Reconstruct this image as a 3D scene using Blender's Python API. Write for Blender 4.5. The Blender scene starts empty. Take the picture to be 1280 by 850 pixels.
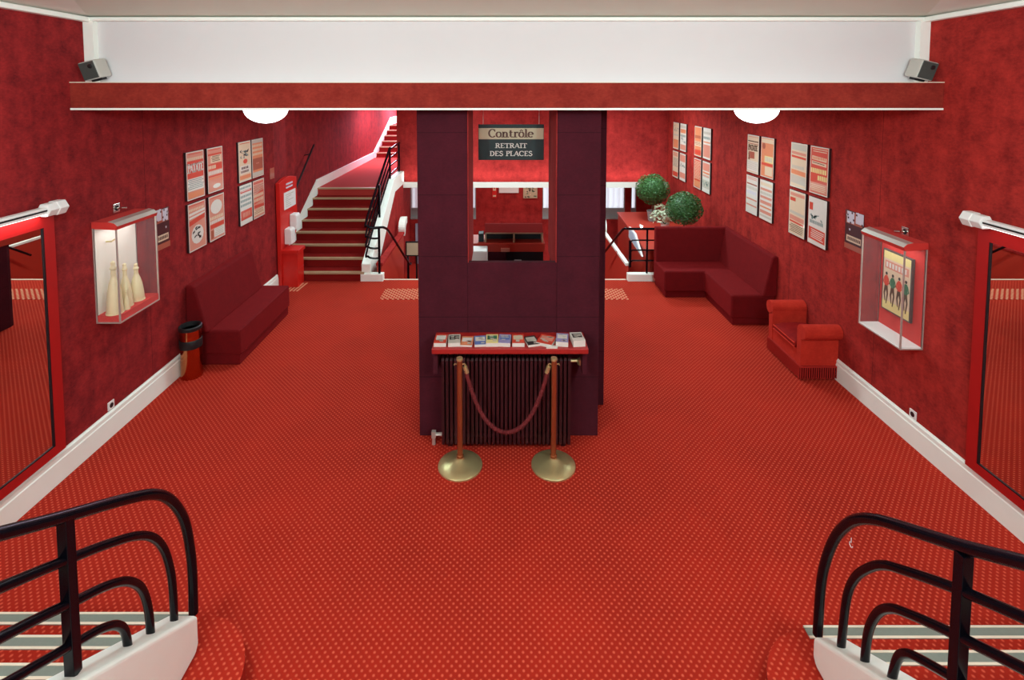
import bpy, bmesh, math, random
from mathutils import Vector, Matrix
random.seed(7)
C = bpy.context.scene.collection
PI = math.pi
XL, XR, CZ = -3.87, 3.95, 3.23           # side walls, height of the low ceiling

# ------------------------------------------------------------------ materials
def lin(c):
    return tuple(((v/255)/12.92 if v/255 <= .04045 else ((v/255+.055)/1.055)**2.4) for v in c)
def mat(name, rgb, rough=.6, metal=0, spec=.5, coat=0, sheen=0, emit=None, es=0, trans=0, alpha=1):
    m = bpy.data.materials.new(name); m.use_nodes = True
    b = m.node_tree.nodes['Principled BSDF']
    b.inputs['Base Color'].default_value = (*lin(rgb), 1)
    b.inputs['Roughness'].default_value = rough
    b.inputs['Metallic'].default_value = metal
    b.inputs['Specular IOR Level'].default_value = spec
    b.inputs['Coat Weight'].default_value = coat
    b.inputs['Sheen Weight'].default_value = sheen
    b.inputs['Transmission Weight'].default_value = trans
    b.inputs['Alpha'].default_value = alpha
    if emit:
        b.inputs['Emission Color'].default_value = (*lin(emit), 1)
        b.inputs['Emission Strength'].default_value = es
    return m
class NT:
    def __init__(s, m): s.m = m; s.n = m.node_tree.nodes; s.l = m.node_tree.links; s.b = s.n['Principled BSDF']
    def node(s, t, **k):
        n = s.n.new(t)
        for a, v in k.items(): setattr(n, a, v)
        return n
    def math(s, op, a, b=None, c=None):
        n = s.node('ShaderNodeMath', operation=op)
        for i, v in enumerate((a, b, c)):
            if v is None: continue
            if isinstance(v, (int, float)): n.inputs[i].default_value = v
            else: s.l.new(v, n.inputs[i])
        return n.outputs[0]
    def mix(s, f, a, b):
        n = s.node('ShaderNodeMix', data_type='RGBA')
        for sock, v in ((n.inputs[0], f), (n.inputs[6], a), (n.inputs[7], b)):
            if isinstance(v, (int, float)): sock.default_value = v
            elif isinstance(v, tuple): sock.default_value = (*lin(v), 1)
            else: s.l.new(v, sock)
        return n.outputs[2]
    def noise(s, vec, scale, detail=3, rough=.55):
        n = s.node('ShaderNodeTexNoise'); n.inputs['Scale'].default_value = scale
        n.inputs['Detail'].default_value = detail; n.inputs['Roughness'].default_value = rough
        s.l.new(vec, n.inputs['Vector']); return n.outputs['Fac']
    def ramp(s, v, lo, hi):
        n = s.node('ShaderNodeMapRange'); n.inputs[1].default_value = lo; n.inputs[2].default_value = hi
        n.clamp = True; s.l.new(v, n.inputs[0]); return n.outputs[0]
    def pos(s):
        return s.node('ShaderNodeNewGeometry').outputs['Position']
    def xyz(s, v):
        n = s.node('ShaderNodeSeparateXYZ'); s.l.new(v, n.inputs[0]); return n.outputs
    def bump(s, h, strength, dist=.01):
        n = s.node('ShaderNodeBump'); n.inputs['Strength'].default_value = strength
        n.inputs['Distance'].default_value = dist; s.l.new(h, n.inputs['Height'])
        s.l.new(n.outputs[0], s.b.inputs['Normal'])
    def scaled(s, v, sc):
        n = s.node('ShaderNodeMapping'); n.inputs['Scale'].default_value = sc; s.l.new(v, n.inputs[0]); return n.outputs[0]

def carpet(name, base=(162, 37, 24), dot=(200, 80, 58)):
    m = mat(name, base, .95, spec=.1); t = NT(m); p = t.pos(); o = t.xyz(p)
    u = t.math('DIVIDE', t.math('ADD', o[0], o[1]), .05); v = t.math('DIVIDE', t.math('SUBTRACT', o[0], o[1]), .05)
    du = t.math('SUBTRACT', t.math('FRACT', u), .5); dv = t.math('SUBTRACT', t.math('FRACT', v), .5)
    d = t.math('SQRT', t.math('ADD', t.math('MULTIPLY', du, du), t.math('MULTIPLY', dv, dv)))
    f = t.math('SUBTRACT', 1.0, t.ramp(d, .13, .30))
    nz = t.node('ShaderNodeNewGeometry'); upz = t.xyz(nz.outputs['True Normal'])[2]
    f = t.math('MULTIPLY', f, t.math('GREATER_THAN', upz, .5))
    big = t.noise(p, .9, 3); fine = t.noise(p, 260, 2)
    base2 = t.mix(t.ramp(big, .3, .7), tuple(int(c*.93) for c in base), tuple(min(255, int(c*1.06)) for c in base))
    base3 = t.mix(t.math('MULTIPLY', t.ramp(fine, .3, .7), .25), base2, (110, 20, 14))
    t.l.new(t.mix(f, base3, dot), t.b.inputs['Base Color'])
    t.bump(fine, .25, .003)
    return m
def velvet(name, dark, light, seams=None, axis=1, sheen=.15, scale=6.5, streak=True):
    m = mat(name, dark, .9, spec=.15, sheen=sheen); t = NT(m); p = t.pos()
    b = t.b; b.inputs['Sheen Tint'].default_value = (*lin((205, 34, 34)), 1); b.inputs['Sheen Roughness'].default_value = .4
    n1 = t.noise(p, scale, 8, .72); n2 = t.noise(t.scaled(p, (3, 3, .3)), 2.2, 3); n3 = t.noise(t.scaled(p, (1, 1, 2.2)), 30, 4, .7)
    f = t.math('ADD', t.math('MULTIPLY', n1, .62), t.math('MULTIPLY', n2, .26 if streak else .1))
    f = t.math('ADD', f, t.math('MULTIPLY', n3, .34))
    col = t.mix(t.ramp(f, .44, .80), dark, light)
    if seams:
        o = t.xyz(p)[axis]
        s = t.math('ABSOLUTE', t.math('SUBTRACT', t.math('FRACT', t.math('DIVIDE', t.math('SUBTRACT', o, seams[0]), seams[1])), .5))
        g = t.math('SUBTRACT', 1.0, t.ramp(s, .0, .006 / seams[1]))
        col = t.mix(t.math('MULTIPLY', g, .75), col, tuple(int(c*.4) for c in dark))
    t.l.new(col, b.inputs['Base Color']); t.bump(n3, .12, .004)
    return m
def mottled(m, amt=.1, scale=6):
    t = NT(m); c = tuple(t.b.inputs['Base Color'].default_value); n = t.noise(t.pos(), scale, 4)
    x = t.node('ShaderNodeMix', data_type='RGBA'); x.inputs[6].default_value = tuple(v*(1-amt) for v in c[:3])+(1,)
    x.inputs[7].default_value = tuple(min(1, v*(1+amt)) for v in c[:3])+(1,)
    t.l.new(n, x.inputs[0]); t.l.new(x.outputs[2], t.b.inputs['Base Color']); return m

M = {}
M['carpet'] = carpet('dotted red carpet')
M['carpet_stair'] = mottled(mat('dark red stair carpet', (126, 22, 20), .95, spec=.1), .12, 40)
M['carpet_plain'] = mottled(mat('plain red carpet', (172, 40, 28), .95, spec=.1), .12, 40)
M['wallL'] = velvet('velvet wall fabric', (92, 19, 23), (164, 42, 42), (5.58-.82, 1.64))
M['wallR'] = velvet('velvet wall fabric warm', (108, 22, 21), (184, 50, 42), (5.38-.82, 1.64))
M['velvet_wall'] = velvet('velvet wall fabric plain', (122, 28, 28), (192, 54, 50))
M['beam'] = velvet('velvet beam fabric', (120, 34, 27), (160, 58, 44), streak=False)
M['maroon'] = velvet('maroon velvet', (62, 18, 28), (84, 26, 38), (.3, .6), 2, .05, 3, False)
M['jamb'] = velvet('red velvet jamb', (132, 30, 32), (164, 54, 50))
M['seat'] = velvet('bench velvet', (96, 10, 14), (116, 15, 19), None, 1, .5, 9, False)
M['settee'] = velvet('settee velvet', (172, 40, 28), (204, 58, 40), None, 1, .3, 9, False)
M['cushion'] = velvet('settee cushion velvet', (120, 14, 14), (150, 24, 18), None, 1, .4, 9, False)
M['fringe'] = mottled(mat('settee fringe', (132, 24, 22), .9, spec=.1), .3, 60)
M['plaster'] = mottled(mat('white plaster', (214, 208, 206), .8, spec=.2), .02, 2)
M['ceil'] = mottled(mat('grey white ceiling paint', (214, 206, 194), .85, spec=.2), .02, 2)
M['trim'] = mottled(mat('white painted trim', (242, 242, 232), .5), .03, 4)
M['stringer'] = mottled(mat('cream stringer paint', (250, 252, 242), .55), .03, 5)
M['black'] = mottled(mat('black rail enamel', (10, 10, 17), .22, spec=.2), .15, 30)
M['blackdull'] = mottled(mat('black paint', (20, 18, 20), .5), .1, 20)
M['nosing'] = mottled(mat('grey stair nosing', (118, 122, 112), .6), .1, 60)
M['nosing_edge'] = mottled(mat('pale nosing edge', (226, 208, 186), .5), .05, 30)
M['nosing_tan'] = mottled(mat('tan stair nosing', (176, 146, 112), .5), .08, 30)
M['mirror'] = mat('mirror glass', (225, 218, 212), .01, 1.0)
M['redpaint'] = mottled(mat('red mirror frame paint', (166, 22, 22), .35), .08, 10)
M['redbright'] = mottled(mat('bright red paint', (206, 30, 22), .4), .06, 10)
M['redcounter'] = mottled(mat('red counter laminate', (178, 52, 36), .45), .06, 12)
M['white'] = mottled(mat('white plastic', (232, 228, 224), .45), .03, 10)
M['glow'] = mat('lamp diffuser', (255, 250, 240), .5, emit=(240, 248, 250), es=5.5)
M['tube'] = mat('strip light tube', (255, 250, 240), .5, emit=(238, 248, 255), es=3.2)
M['picture_light'] = mat('picture light diffuser', (255, 250, 245), .5, emit=(255, 246, 240), es=2.5)
M['spot'] = mat('spotlight lens', (255, 255, 255), .3, emit=(255, 250, 245), es=22)
M['brass'] = mottled(mat('brass', (206, 192, 140), .34, .75), .08, 8)
M['bronze'] = mottled(mat('bronze post', (170, 104, 66), .35, .8), .06, 12)
M['rope'] = mottled(mat('red braided rope', (100, 15, 20), .8), .2, 80)
M['copper'] = mottled(mat('copper bin shell', (190, 120, 78), .16, 1.0), .05, 5)
M['chrome'] = mottled(mat('chrome', (214, 208, 200), .2, 1.0), .04, 10)
M['radiator'] = mottled(mat('dark red radiator paint', (58, 13, 19), .6, spec=.3), .15, 8)
M['shelf'] = mottled(mat('red shelf', (158, 30, 26), .45), .06, 12)
M['glass'] = mat('clear glass', (255, 255, 255), 0.0, spec=.5, alpha=.035)
M['steel'] = mottled(mat('case metal edge', (206, 198, 188), .4, .6), .05, 20)
M['caseback'] = mottled(mat('white case backing', (232, 222, 208), .7), .03, 6)
M['casered'] = mottled(mat('red case lining', (196, 44, 36), .75), .06, 9)
M['cream'] = mottled(mat('cream figurine glaze', (226, 208, 166), .35), .08, 14)
M['frame'] = mottled(mat('dark poster edge', (40, 16, 18), .5), .1, 20)
M['greyframe'] = mottled(mat('grey picture frame', (92, 84, 80), .4, .4), .1, 20)
M['speaker'] = mottled(mat('grey speaker grille', (62, 66, 62), .6), .25, 160)
M['speaker_side'] = mottled(mat('pale speaker case', (186, 180, 170), .5), .04, 15)
M['dark'] = mottled(mat('dark metal', (34, 26, 30), .4, .3), .1, 20)
M['teal'] = mottled(mat('dark teal paint', (20, 42, 48), .6), .1, 10)
M['beige'] = mottled(mat('beige board', (196, 178, 146), .6), .06, 10)
M['bluewhite'] = mottled(mat('pale blue panel', (182, 200, 222), .4), .06, 10)
M['grey'] = mottled(mat('grey paint', (150, 150, 148), .6), .05, 10)
M['leaf'] = mottled(mat('topiary leaf', (58, 102, 50), .5), .45, 30)
M['paleleaf'] = mottled(mat('pale leaf', (196, 204, 176), .5), .2, 30)
M['trunk'] = mottled(mat('trunk bark', (110, 82, 56), .8), .2, 30)
M['curtain'] = mat('white net curtain', (236, 238, 246), .8, spec=.1, trans=0)
M['stud'] = mottled(mat('cream stud', (212, 132, 100), .6), .1, 30)
PC = {'R': (206, 70, 50), 'C': (218, 192, 162), 'P': (210, 136, 116), 'G': (190, 182, 168), 'W': (218, 210, 200), 'K': (54, 46, 46),
      'O': (218, 132, 92), 'B': (164, 84, 62), 'T': (120, 140, 136), 'L': (206, 200, 212), 'Y': (226, 208, 140), 'N': (60, 110, 80),
      'D': (84, 60, 44), 'S': (92, 112, 168), 'U': (150, 140, 180), 'M': (64, 22, 26)}
for k, c in PC.items(): M['ink'+k] = mottled(mat('print ink '+k, c, .5, coat=.0), .05, 30)
for k, c in PC.items(): M['gls'+k] = mottled(mat('glazed print '+k, c, .5, coat=.8), .05, 30); M['gls'+k].node_tree.nodes['Principled BSDF'].inputs['Coat Roughness'].default_value = .06

# ------------------------------------------------------------------ mesh builder
ORG = {}
class MB:
    def __init__(s): s.v = []; s.f = []; s.mi = []
    def add(s, vs, fs, mi=0):
        b = len(s.v); s.v += [tuple(v) for v in vs]
        for f in fs: s.f.append([b+i for i in f]); s.mi.append(mi)
        return s
    def box(s, x0, x1, y0, y1, z0, z1, mi=0):
        vs = [(x, y, z) for z in (z0, z1) for y in (y0, y1) for x in (x0, x1)]
        return s.add(vs, [(0, 2, 3, 1), (4, 5, 7, 6), (0, 1, 5, 4), (2, 6, 7, 3), (0, 4, 6, 2), (1, 3, 7, 5)], mi)
    def prism(s, poly, axis, a0, a1, mi=0):
        n = len(poly)
        def P(p, a): return (a, p[0], p[1]) if axis == 0 else (p[0], a, p[1]) if axis == 1 else (p[0], p[1], a)
        vs = [P(p, a0) for p in poly]+[P(p, a1) for p in poly]
        fs = [tuple(range(n))[::-1], tuple(range(n, 2*n))]+[(i, (i+1) % n, n+(i+1) % n, n+i) for i in range(n)]
        return s.add(vs, fs, mi)
    def tube(s, pts, r, n=10, mi=0, closed=False):
        pts = [Vector(p) for p in pts]; rings = []; rr = r if isinstance(r, (list, tuple)) else [r]*len(pts)
        up = None
        for i, p in enumerate(pts):
            a = pts[max(i-1, 0)]; b = pts[min(i+1, len(pts)-1)]
            d = (b-a).normalized()
            if up is None:
                up = Vector((0, 0, 1)) if abs(d.z) < .9 else Vector((1, 0, 0))
            e1 = (up-d*up.dot(d)).normalized(); e2 = d.cross(e1); up = e1
            rings.append([p+(e1*math.cos(2*PI*k/n)+e2*math.sin(2*PI*k/n))*rr[i] for k in range(n)])
        vs = [v for R in rings for v in R]; m = len(rings)
        fs = [(i*n+k, i*n+(k+1) % n, (i+1)*n+(k+1) % n, (i+1)*n+k) for i in range(m-1) for k in range(n)]
        fs += [tuple(range(n))[::-1], tuple(range((m-1)*n, m*n))]
        return s.add(vs, fs, mi)
    def lathe(s, prof, c=(0, 0, 0), n=24, mi=0, sx=1, sy=1):
        vs = []; m = len(prof)
        for r, z in prof: vs += [(c[0]+sx*r*math.cos(2*PI*k/n), c[1]+sy*r*math.sin(2*PI*k/n), c[2]+z) for k in range(n)]
        fs = [(i*n+k, i*n+(k+1) % n, (i+1)*n+(k+1) % n, (i+1)*n+k) for i in range(m-1) for k in range(n)]
        fs += [tuple(range(n))[::-1], tuple(range((m-1)*n, m*n))]
        return s.add(vs, fs, mi)
    def quad(s, a, b, c, d, mi=0): return s.add([a, b, c, d], [(0, 1, 2, 3)], mi)
    def build(s, name, mats, parent=None, smooth=False, bevel=0, local=False, seg=2):
        if not isinstance(mats, (list, tuple)): mats = [mats]
        me = bpy.data.meshes.new(name)
        off = Vector((0, 0, 0)) if local or parent is None else ORG.get(parent.name, Vector((0, 0, 0)))
        me.from_pydata([tuple(Vector(v)-off) for v in s.v], [], s.f)
        for m in mats: me.materials.append(m)
        for p, i in zip(me.polygons, s.mi): p.material_index = i
        bm = bmesh.new(); bm.from_mesh(me); bmesh.ops.recalc_face_normals(bm, faces=bm.faces); bm.to_mesh(me); bm.free()
        if smooth:
            for p in me.polygons: p.use_smooth = True
            try: me.set_sharp_from_angle(angle=math.radians(38))
            except Exception: pass
        o = bpy.data.objects.new(name, me); C.objects.link(o)
        if parent is not None: o.parent = parent; ORG[o.name] = off
        if bevel:
            b = o.modifiers.new('bevel', 'BEVEL'); b.width = bevel; b.segments = seg; b.limit_method = 'ANGLE'; b.angle_limit = math.radians(35)
        return o
def thing(name, label, cat, loc=(0, 0, 0), group=None, rotz=0):
    o = bpy.data.objects.new(name, None); C.objects.link(o); o.location = loc; o.rotation_euler = (0, 0, rotz)
    o.empty_display_size = .1
    ORG[o.name] = Vector(loc)
    return tag(o, label, cat, group)
def tag(o, label, cat, group=None):
    o['label'] = label; o['category'] = cat
    if group: o['group'] = group
    return o
def struct(o): o['kind'] = 'structure'; return o
def arc(cx, cy, r, a0, a1, n=8):
    return [(cx+r*math.cos(math.radians(a0+(a1-a0)*i/n)), cy+r*math.sin(math.radians(a0+(a1-a0)*i/n))) for i in range(n+1)]
def smoothpath(P, n=6):
    P = [Vector(p) for p in P]; out = []
    for i in range(len(P)-1):
        a, b, c, d = P[max(i-1, 0)], P[i], P[i+1], P[min(i+2, len(P)-1)]
        for k in range(n):
            t = k/n
            out.append(.5*((2*b)+(c-a)*t+(2*a-5*b+4*c-d)*t*t+(3*b-a-3*c+d)*t**3))
    out.append(P[-1]); return out

# ------------------------------------------------------------------ the room
def wallpoly(name, pts, z0, z1, m, th):
    """vertical wall along a plan polyline, thickness th outwards (sign in x)"""
    b = MB(); n = len(pts)
    poly = list(pts)+[(x+th, y) for x, y in reversed(pts)]
    b.prism(poly, 2, z0, z1); return struct(b.build(name, m))
SX = -2.45                                    # wall between upper stairs and entrance hall
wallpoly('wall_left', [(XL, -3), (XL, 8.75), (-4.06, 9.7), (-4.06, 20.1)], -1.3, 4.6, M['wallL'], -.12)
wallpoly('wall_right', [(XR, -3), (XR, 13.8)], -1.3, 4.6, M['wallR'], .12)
struct(MB().box(-4.2, 4.1, -3.12, -3, 0, 4.6).build('wall_rear', M['velvet_wall']))
fl = MB(); fl.box(-4.1, 4.0, -3, 9.15, -.25, 0)
struct(fl.build('floor', M['carpet']))
struct(MB().box(-4.1, 4.0, 8.9, 13.8, -1.35, -1.2).build('floor_entrance', M['carpet_plain']))
struct(MB().box(-2.14, 2.22, 9.15, 9.19, -.03, .006).build('trim_1', M['nosing_edge']))
# coved ceiling over the front hall (hipped, above a thin white cornice)
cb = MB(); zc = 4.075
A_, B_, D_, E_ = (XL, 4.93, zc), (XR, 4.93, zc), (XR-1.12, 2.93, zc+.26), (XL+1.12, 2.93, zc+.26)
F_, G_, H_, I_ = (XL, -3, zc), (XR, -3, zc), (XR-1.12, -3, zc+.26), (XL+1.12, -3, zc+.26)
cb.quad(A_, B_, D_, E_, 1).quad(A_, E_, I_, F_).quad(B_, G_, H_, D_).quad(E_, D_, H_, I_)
struct(cb.build('ceiling', [M['ceil'], mottled(mat('shade toned ceiling paint', (208, 206, 190), .85, spec=.2), .03, 2)]))  # front slope coloured darker than the sides to imitate its shade
struct(MB().box(-4.2, 4.1, -3.1, 5.05, 4.62, 4.7).build('ceiling_roof', M['ceil']))
cm = MB()
cm.box(XL, XR, 4.83, 4.9, zc-.035, zc).box(XL, XL+.07, -3, 4.9, zc-.045, zc).box(XR-.07, XR, -3, 4.9, zc-.045, zc)
struct(cm.build('trim_2', M['trim'], bevel=.01))
struct(MB().box(-4.1, 4.0, 4.9, 5.02, CZ, 4.7).build('wall_fascia', M['plaster']))
struct(MB().box(XL, XL+.09, 4.84, 4.9, CZ+.1, zc-.035).box(XR-.09, XR, 4.84, 4.9, CZ+.1, zc-.035).build('trim_3', M['trim']))
struct(MB().box(-4.1, 4.0, 4.68, 20.1, CZ+.025, CZ+.08).build('ceiling_lower', M['ceil']))
bmn = MB(); bmn.box(XL, XR, 4.66, 4.7, CZ+.012, 3.468)
struct(bmn.build('beam', M['beam'], bevel=.004))
struct(MB().box(XL, XR, 4.655, 4.72, CZ-.006, CZ+.012).build('trim_4', M['trim']))
struct(MB().box(XL, XR, 4.657, 4.702, 3.468, 3.476).build('trim_5', M['nosing_edge']))
# skirtings
def skirting(name, x, s, y0, y1):
    b = MB(); prof = [(x, 0), (x+s*.03, 0), (x+s*.03, .19), (x+s*.024, .2), (x+s*.024, .235), (x+s*.012, .25), (x, .25)]
    b.prism(prof, 1, y0, y1); return struct(b.build(name, M['trim']))
skirting('baseboard_left', XL, 1, -3, 8.74)
skirting('baseboard_right', XR, -1, -3, 9.1)
# entrance hall beyond: bulkhead, lintel, facade with windows
struct(MB().box(SX, XR, 12.4, 12.55, 1.2, CZ+.05).build('wall_bulkhead', M['velvet_wall']))
struct(MB().box(SX, XR, 12.36, 12.6, 1.07, 1.2).build('trim_6', M['trim']))
struct(MB().box(SX, XR, 12.55, 13.8, 1.5, 1.56).build('ceiling_entrance', M['ceil']))
struct(MB().box(SX-.08, SX, 12.4, 20.1, -1.3, CZ+.05).build('wall_inner', M['velvet_wall']))
fc = MB(); FY = 13.6
fc.box(SX, XR, FY, FY+.12, -1.3, 0).box(-.7, 1.06, FY, FY+.12, 0, 1.6).box(3.24, 3.4, FY, FY+.12, 0, 1.6).box(3.54, XR, FY, FY+.12, 0, 1.6).box(SX, XR, FY, FY+.12, 1.3, 1.6)
struct(fc.build('wall_facade', M['velvet_wall']))
def window(n, x0, x1):
    r = bpy.data.objects.new('window_%d' % n, None); C.objects.link(r); struct(r); r.location = (x0, FY, 0); ORG[r.name] = Vector((x0, FY, 0))
    f = MB(); f.box(x0, x1, FY-.03, FY+.1, 0, .05).box(x0, x1, FY, FY+.1, 1.25, 1.3)
    k = max(1, round((x1-x0)/.6))
    for i in range(k+1):
        x = x0+(x1-x0)*i/k; f.box(max(x0, x-.02), min(x1, x+.02), FY, FY+.06, 0, 1.3)
    f.box(x0, x1, FY+.03, FY+.1, .05, .28)
    struct(f.build('window_frame', M['grey'], r))
    c = MB(); N = int((x1-x0)/.03); pts = []
    for i in range(N+1):
        pts.append((x0+(x1-x0)*i/N, FY+.09+.02*math.sin(i*1.3)+.01*math.sin(i*.55)))
    for i in range(N):
        a, b = pts[i], pts[i+1]; c.quad((a[0], a[1], .28), (b[0], b[1], .28), (b[0], b[1], 1.3), (a[0], a[1], 1.3))
    struct(c.build('window_curtain', M['curtain'], r, smooth=True))
window(1, SX+.02, -.7); window(2, 1.06, 3.24); window(3, 3.4, 3.54)
t = NT(M['curtain']); tr = t.node('ShaderNodeBsdfTranslucent'); tr.inputs[0].default_value = (.92, .93, .97, 1); mx = t.node('ShaderNodeMixShader'); mx.inputs[0].default_value = .75
t.l.new(t.b.outputs[0], mx.inputs[1]); t.l.new(tr.outputs[0], mx.inputs[2]); t.l.new(mx.outputs[0], t.n['Material Output'].inputs[0])
dd = MB(); dd.box(-2.3, -1.3, FY-.05, FY-.005, -1.2, -.12)
d1 = struct(dd.build('door_1', M['bluewhite']))
struct(MB().box(-4.2, SX, 20, 20.1, -1.3, CZ+.05).build('wall_landing', mottled(mat('pinkish white paint', (236, 214, 220), .8), .03, 3)))

# central steps down to the entrance
st = MB()
for k in range(7):
    st.box(-2.1, 2.18, 9.15+.29*k, 9.15+.29*(k+1), -1.2, -.165*(k+1))
s = st.build('staircase', M['carpet_plain']); tag(s, 'red carpeted steps going down to the entrance behind the booth', 'stairs')
# ------------------------------------------------------------------ upper flight
up = thing('staircase', 'red carpeted staircase with tan nosings climbing beside the bright red stand', 'stairs', (-3.2, 9.1, 0))
EDGE = [(-3.85, -2.5), (-3.87, -2.53), (-3.99, -2.57), (-4.04, -2.62), (-4.04, -2.66), (-4.04, -2.69), (-4.04, -2.71), (-4.04, -2.71)]
b = MB(); r = .16; ts = .305
for k, (xa, xb) in enumerate(EDGE[:7]):
    y0 = 9.1+ts*k
    b.box(max(-4.055, -3.865-.2*(y0-8.75)), xb+.03, y0, y0+ts, 0, r*(k+1)-.004)
MB().box(-4.05, SX-.08, 9.1+ts*7, 16.4, 0, 1.276).build('landing', mottled(mat('daylight toned landing carpet', (176, 58, 52), .95, spec=.1), .06, 30), up)  # paler carpet colour stands for daylight falling on the landing
b.build('steps', M['carpet_stair'], up)
for k, (xa, xb) in enumerate(EDGE):
    y0 = 9.1+ts*k
    MB().box(xa+.0, xb+.03, y0-.015, y0+.065, r*(k+1)-.03, r*(k+1)).build('nosing', M['nosing_tan'], up)
str_ = MB(); z = lambda y: .16+(y-9.1)*.525
poly = [(9.12, -.02), (9.12, .3), (11.25, z(11.25)+.18), (12.38, z(11.25)+.18), (12.38, z(11.25)-.12), (11.35, z(11.25)-.12), (9.6, -.02)]
str_.prism(poly, 0, -2.52, -2.36); str_.build('stringer', M['stringer'], up, bevel=.008)
MB().prism([(9.6, -.0), (11.35, z(11.25)-.12), (12.38, z(11.25)-.12), (12.38, -1.2), (9.2, -1.2), (9.2, 0)], 0, -2.5, -2.38).build('side_panel', M['velvet_wall'], up)
sk = MB()
for (ya, za), (yb, zb) in (((9.2, .3), (11.25, 1.46)), ((11.25, 1.46), (16.3, 1.46))):
    sk.prism([(ya, za-.3), (yb, zb-.3), (yb, zb), (ya, za)], 0, -4.06, -4.03)
sk.build('skirting', M['trim'], up)
up2 = thing('staircase', 'distant upper flight of red steps rising from the landing', 'stairs', (-3.6, 16.4, 1.28))
b = MB(); nb = MB()
for k in range(6):
    y0 = 16.4+.38*k; b.box(-4.0, SX-.09, y0, y0+.38, 1.0, 1.28+.15*(k+1)-.004)
b.box(-4.0, SX-.09, 16.4+.38*6, 20, 1.0, 2.18)
b.build('steps', M['carpet_stair'], up2)
for k in range(6):
    y0 = 16.4+.38*k; MB().box(-4.0, SX-.09, y0-.01, y0+.06, 1.28+.15*(k+1)-.03, 1.28+.15*(k+1)).build('nosing', M['nosing_tan'], up2)
MB().prism([(16.3, 1.28), (16.3, 1.48), (18.8, 2.42), (20, 2.42), (20, 2.18), (18.8, 2.18)], 0, -4.06, -3.99).build('skirting', M['trim'], up2)
# railing of the upper flight
rl = thing('stair_railing', 'dark metal railing with parallel bars climbing the white stringer', 'railing', (-2.45, 9.12, .3))
for i, (h, rr) in enumerate(((.99, .026), (.80, .018), (.62, .018), (.44, .018))):
    p = [(-2.2, 9.13, h-.03), (-2.3, 9.11, h-.03), (-2.4, 9.13, h), (-2.46, 9.35, h+.1), (-2.47, 11.2, h+1.07), (-2.46, 11.4, h+1.13), (-2.46, 12.35, h+1.16)]
    MB().tube(smoothpath(p, 4), rr, 8).build('handrail' if i == 0 else 'rail', M['black'], rl, smooth=True)
for (x, y, z0, z1) in ((-2.2, 9.13, .0, .97), (-2.44, 10.2, .75, 1.53), (-2.46, 11.3, 1.4, 2.1), (-2.46, 12.3, 1.4, 2.14)):
    MB().box(x-.018, x+.018, y-.018, y+.018, z0, z1).build('post', M['black'], rl)
wr = thing('wall_handrail', 'thin dark handrail slanting up the wall over the steps', 'handrail', (-3.85, 9.2, 1.3))
MB().tube([(-3.86, 9.25, 1.3), (-3.95, 10.85, 2.26)], .02, 8).build('rail', M['dark'], wr, smooth=True)
for y, zz, xw in ((9.5, 1.44, -4.0), (10.6, 2.1, -4.05)): MB().tube([(-3.87-.05*(y-9.2), y, zz), (xw-.02, y, zz-.03)], .01, 6).build('bracket', M['dark'], wr)
# low parapets and curbs beside the central steps
def parapet(name, label, x0, x1, capm, sx):
    p = thing(name, label, 'parapet', ((x0+x1)/2, 9.2, 0))
    MB().box(x0, x1, 9.2, 11.3, -1.2, .24).build('panel', M['redcounter'], p)
    MB().box(x0-.02, x1+.02, 9.2, 11.3, .24, .29).build('cap', capm, p, bevel=.005)
    sw = [(11.3, .2), (11.3, .3)]+[(11.55+.27*math.cos(math.radians(a)), .36+.2*math.sin(math.radians(a))) for a in range(200, 70, -15)]+[(11.6, .46)]+[(11.55+.15*math.cos(math.radians(a)), .3+.12*math.sin(math.radians(a))) for a in range(80, 200, 20)]
    MB().prism(sw, 0, x0-.03, x1+.03).build('scroll', M['stringer'], p)
    MB().box(*sx, 9.08, 9.2, -.02, .13).build('curb', M['stringer'], p, bevel=.006)
parapet('parapet', 'low red parapet with dark cap between stairs going up and steps going down', -2.26, -2.18, M['velvet_wall'], (-2.53, -2.13))
parapet('parapet', 'low red parapet with white cap beside the topiary counter', 2.24, 2.27, M['trim'], (2.24, 2.75))
hr = thing('stair_handrail', 'black handrail descending from the upper stair railing foot', 'handrail', (-2.14, 9.13, .9))
MB().tube(smoothpath([(-2.2, 9.13, .96), (-2.12, 9.2, .94), (-2.08, 9.5, .75), (-1.97, 10.7, -.2), (-1.96, 10.9, -.28)], 4), .022, 8).build('rail', M['black'], hr, smooth=True)
MB().tube([(-1.97, 10.7, -.22), (-1.97, 10.7, -1.05)], .02, 8).build('post', M['black'], hr)
rr = thing('stair_railing', 'black bar railing behind the corner sofa by the topiary counter', 'railing', (2.6, 9.14, 0))
MB().tube(smoothpath([(2.05, 10.5, .02), (2.15, 9.4, .78), (2.19, 9.2, .92), (2.28, 9.14, .935), (2.6, 9.14, .935), (3.9, 9.14, .935)], 4), .022, 8).build('handrail', M['black'], rr, smooth=True)
for h in (.73, .55, .36):
    MB().tube(smoothpath([(2.29, 9.16, h-.04), (2.32, 9.14, h-.005), (2.36, 9.14, h), (2.6, 9.14, h), (3.9, 9.14, h)], 3), .013, 8).build('rail', M['black'], rr, smooth=True)
MB().box(2.265, 2.305, 9.13, 9.17, .24, .72).build('post', M['black'], rr)
for x in (2.585, 3.6): MB().box(x-.013, x+.013, 9.12, 9.16, 0, .93).build('post', M['black'], rr)
m = mat('studded strip', (166, 40, 27), .9, spec=.1); tt = NT(m); oo = tt.xyz(tt.pos())
uu = tt.math('DIVIDE', tt.math('ADD', oo[0], oo[1]), .085); vv = tt.math('DIVIDE', tt.math('SUBTRACT', oo[0], oo[1]), .085)
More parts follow.
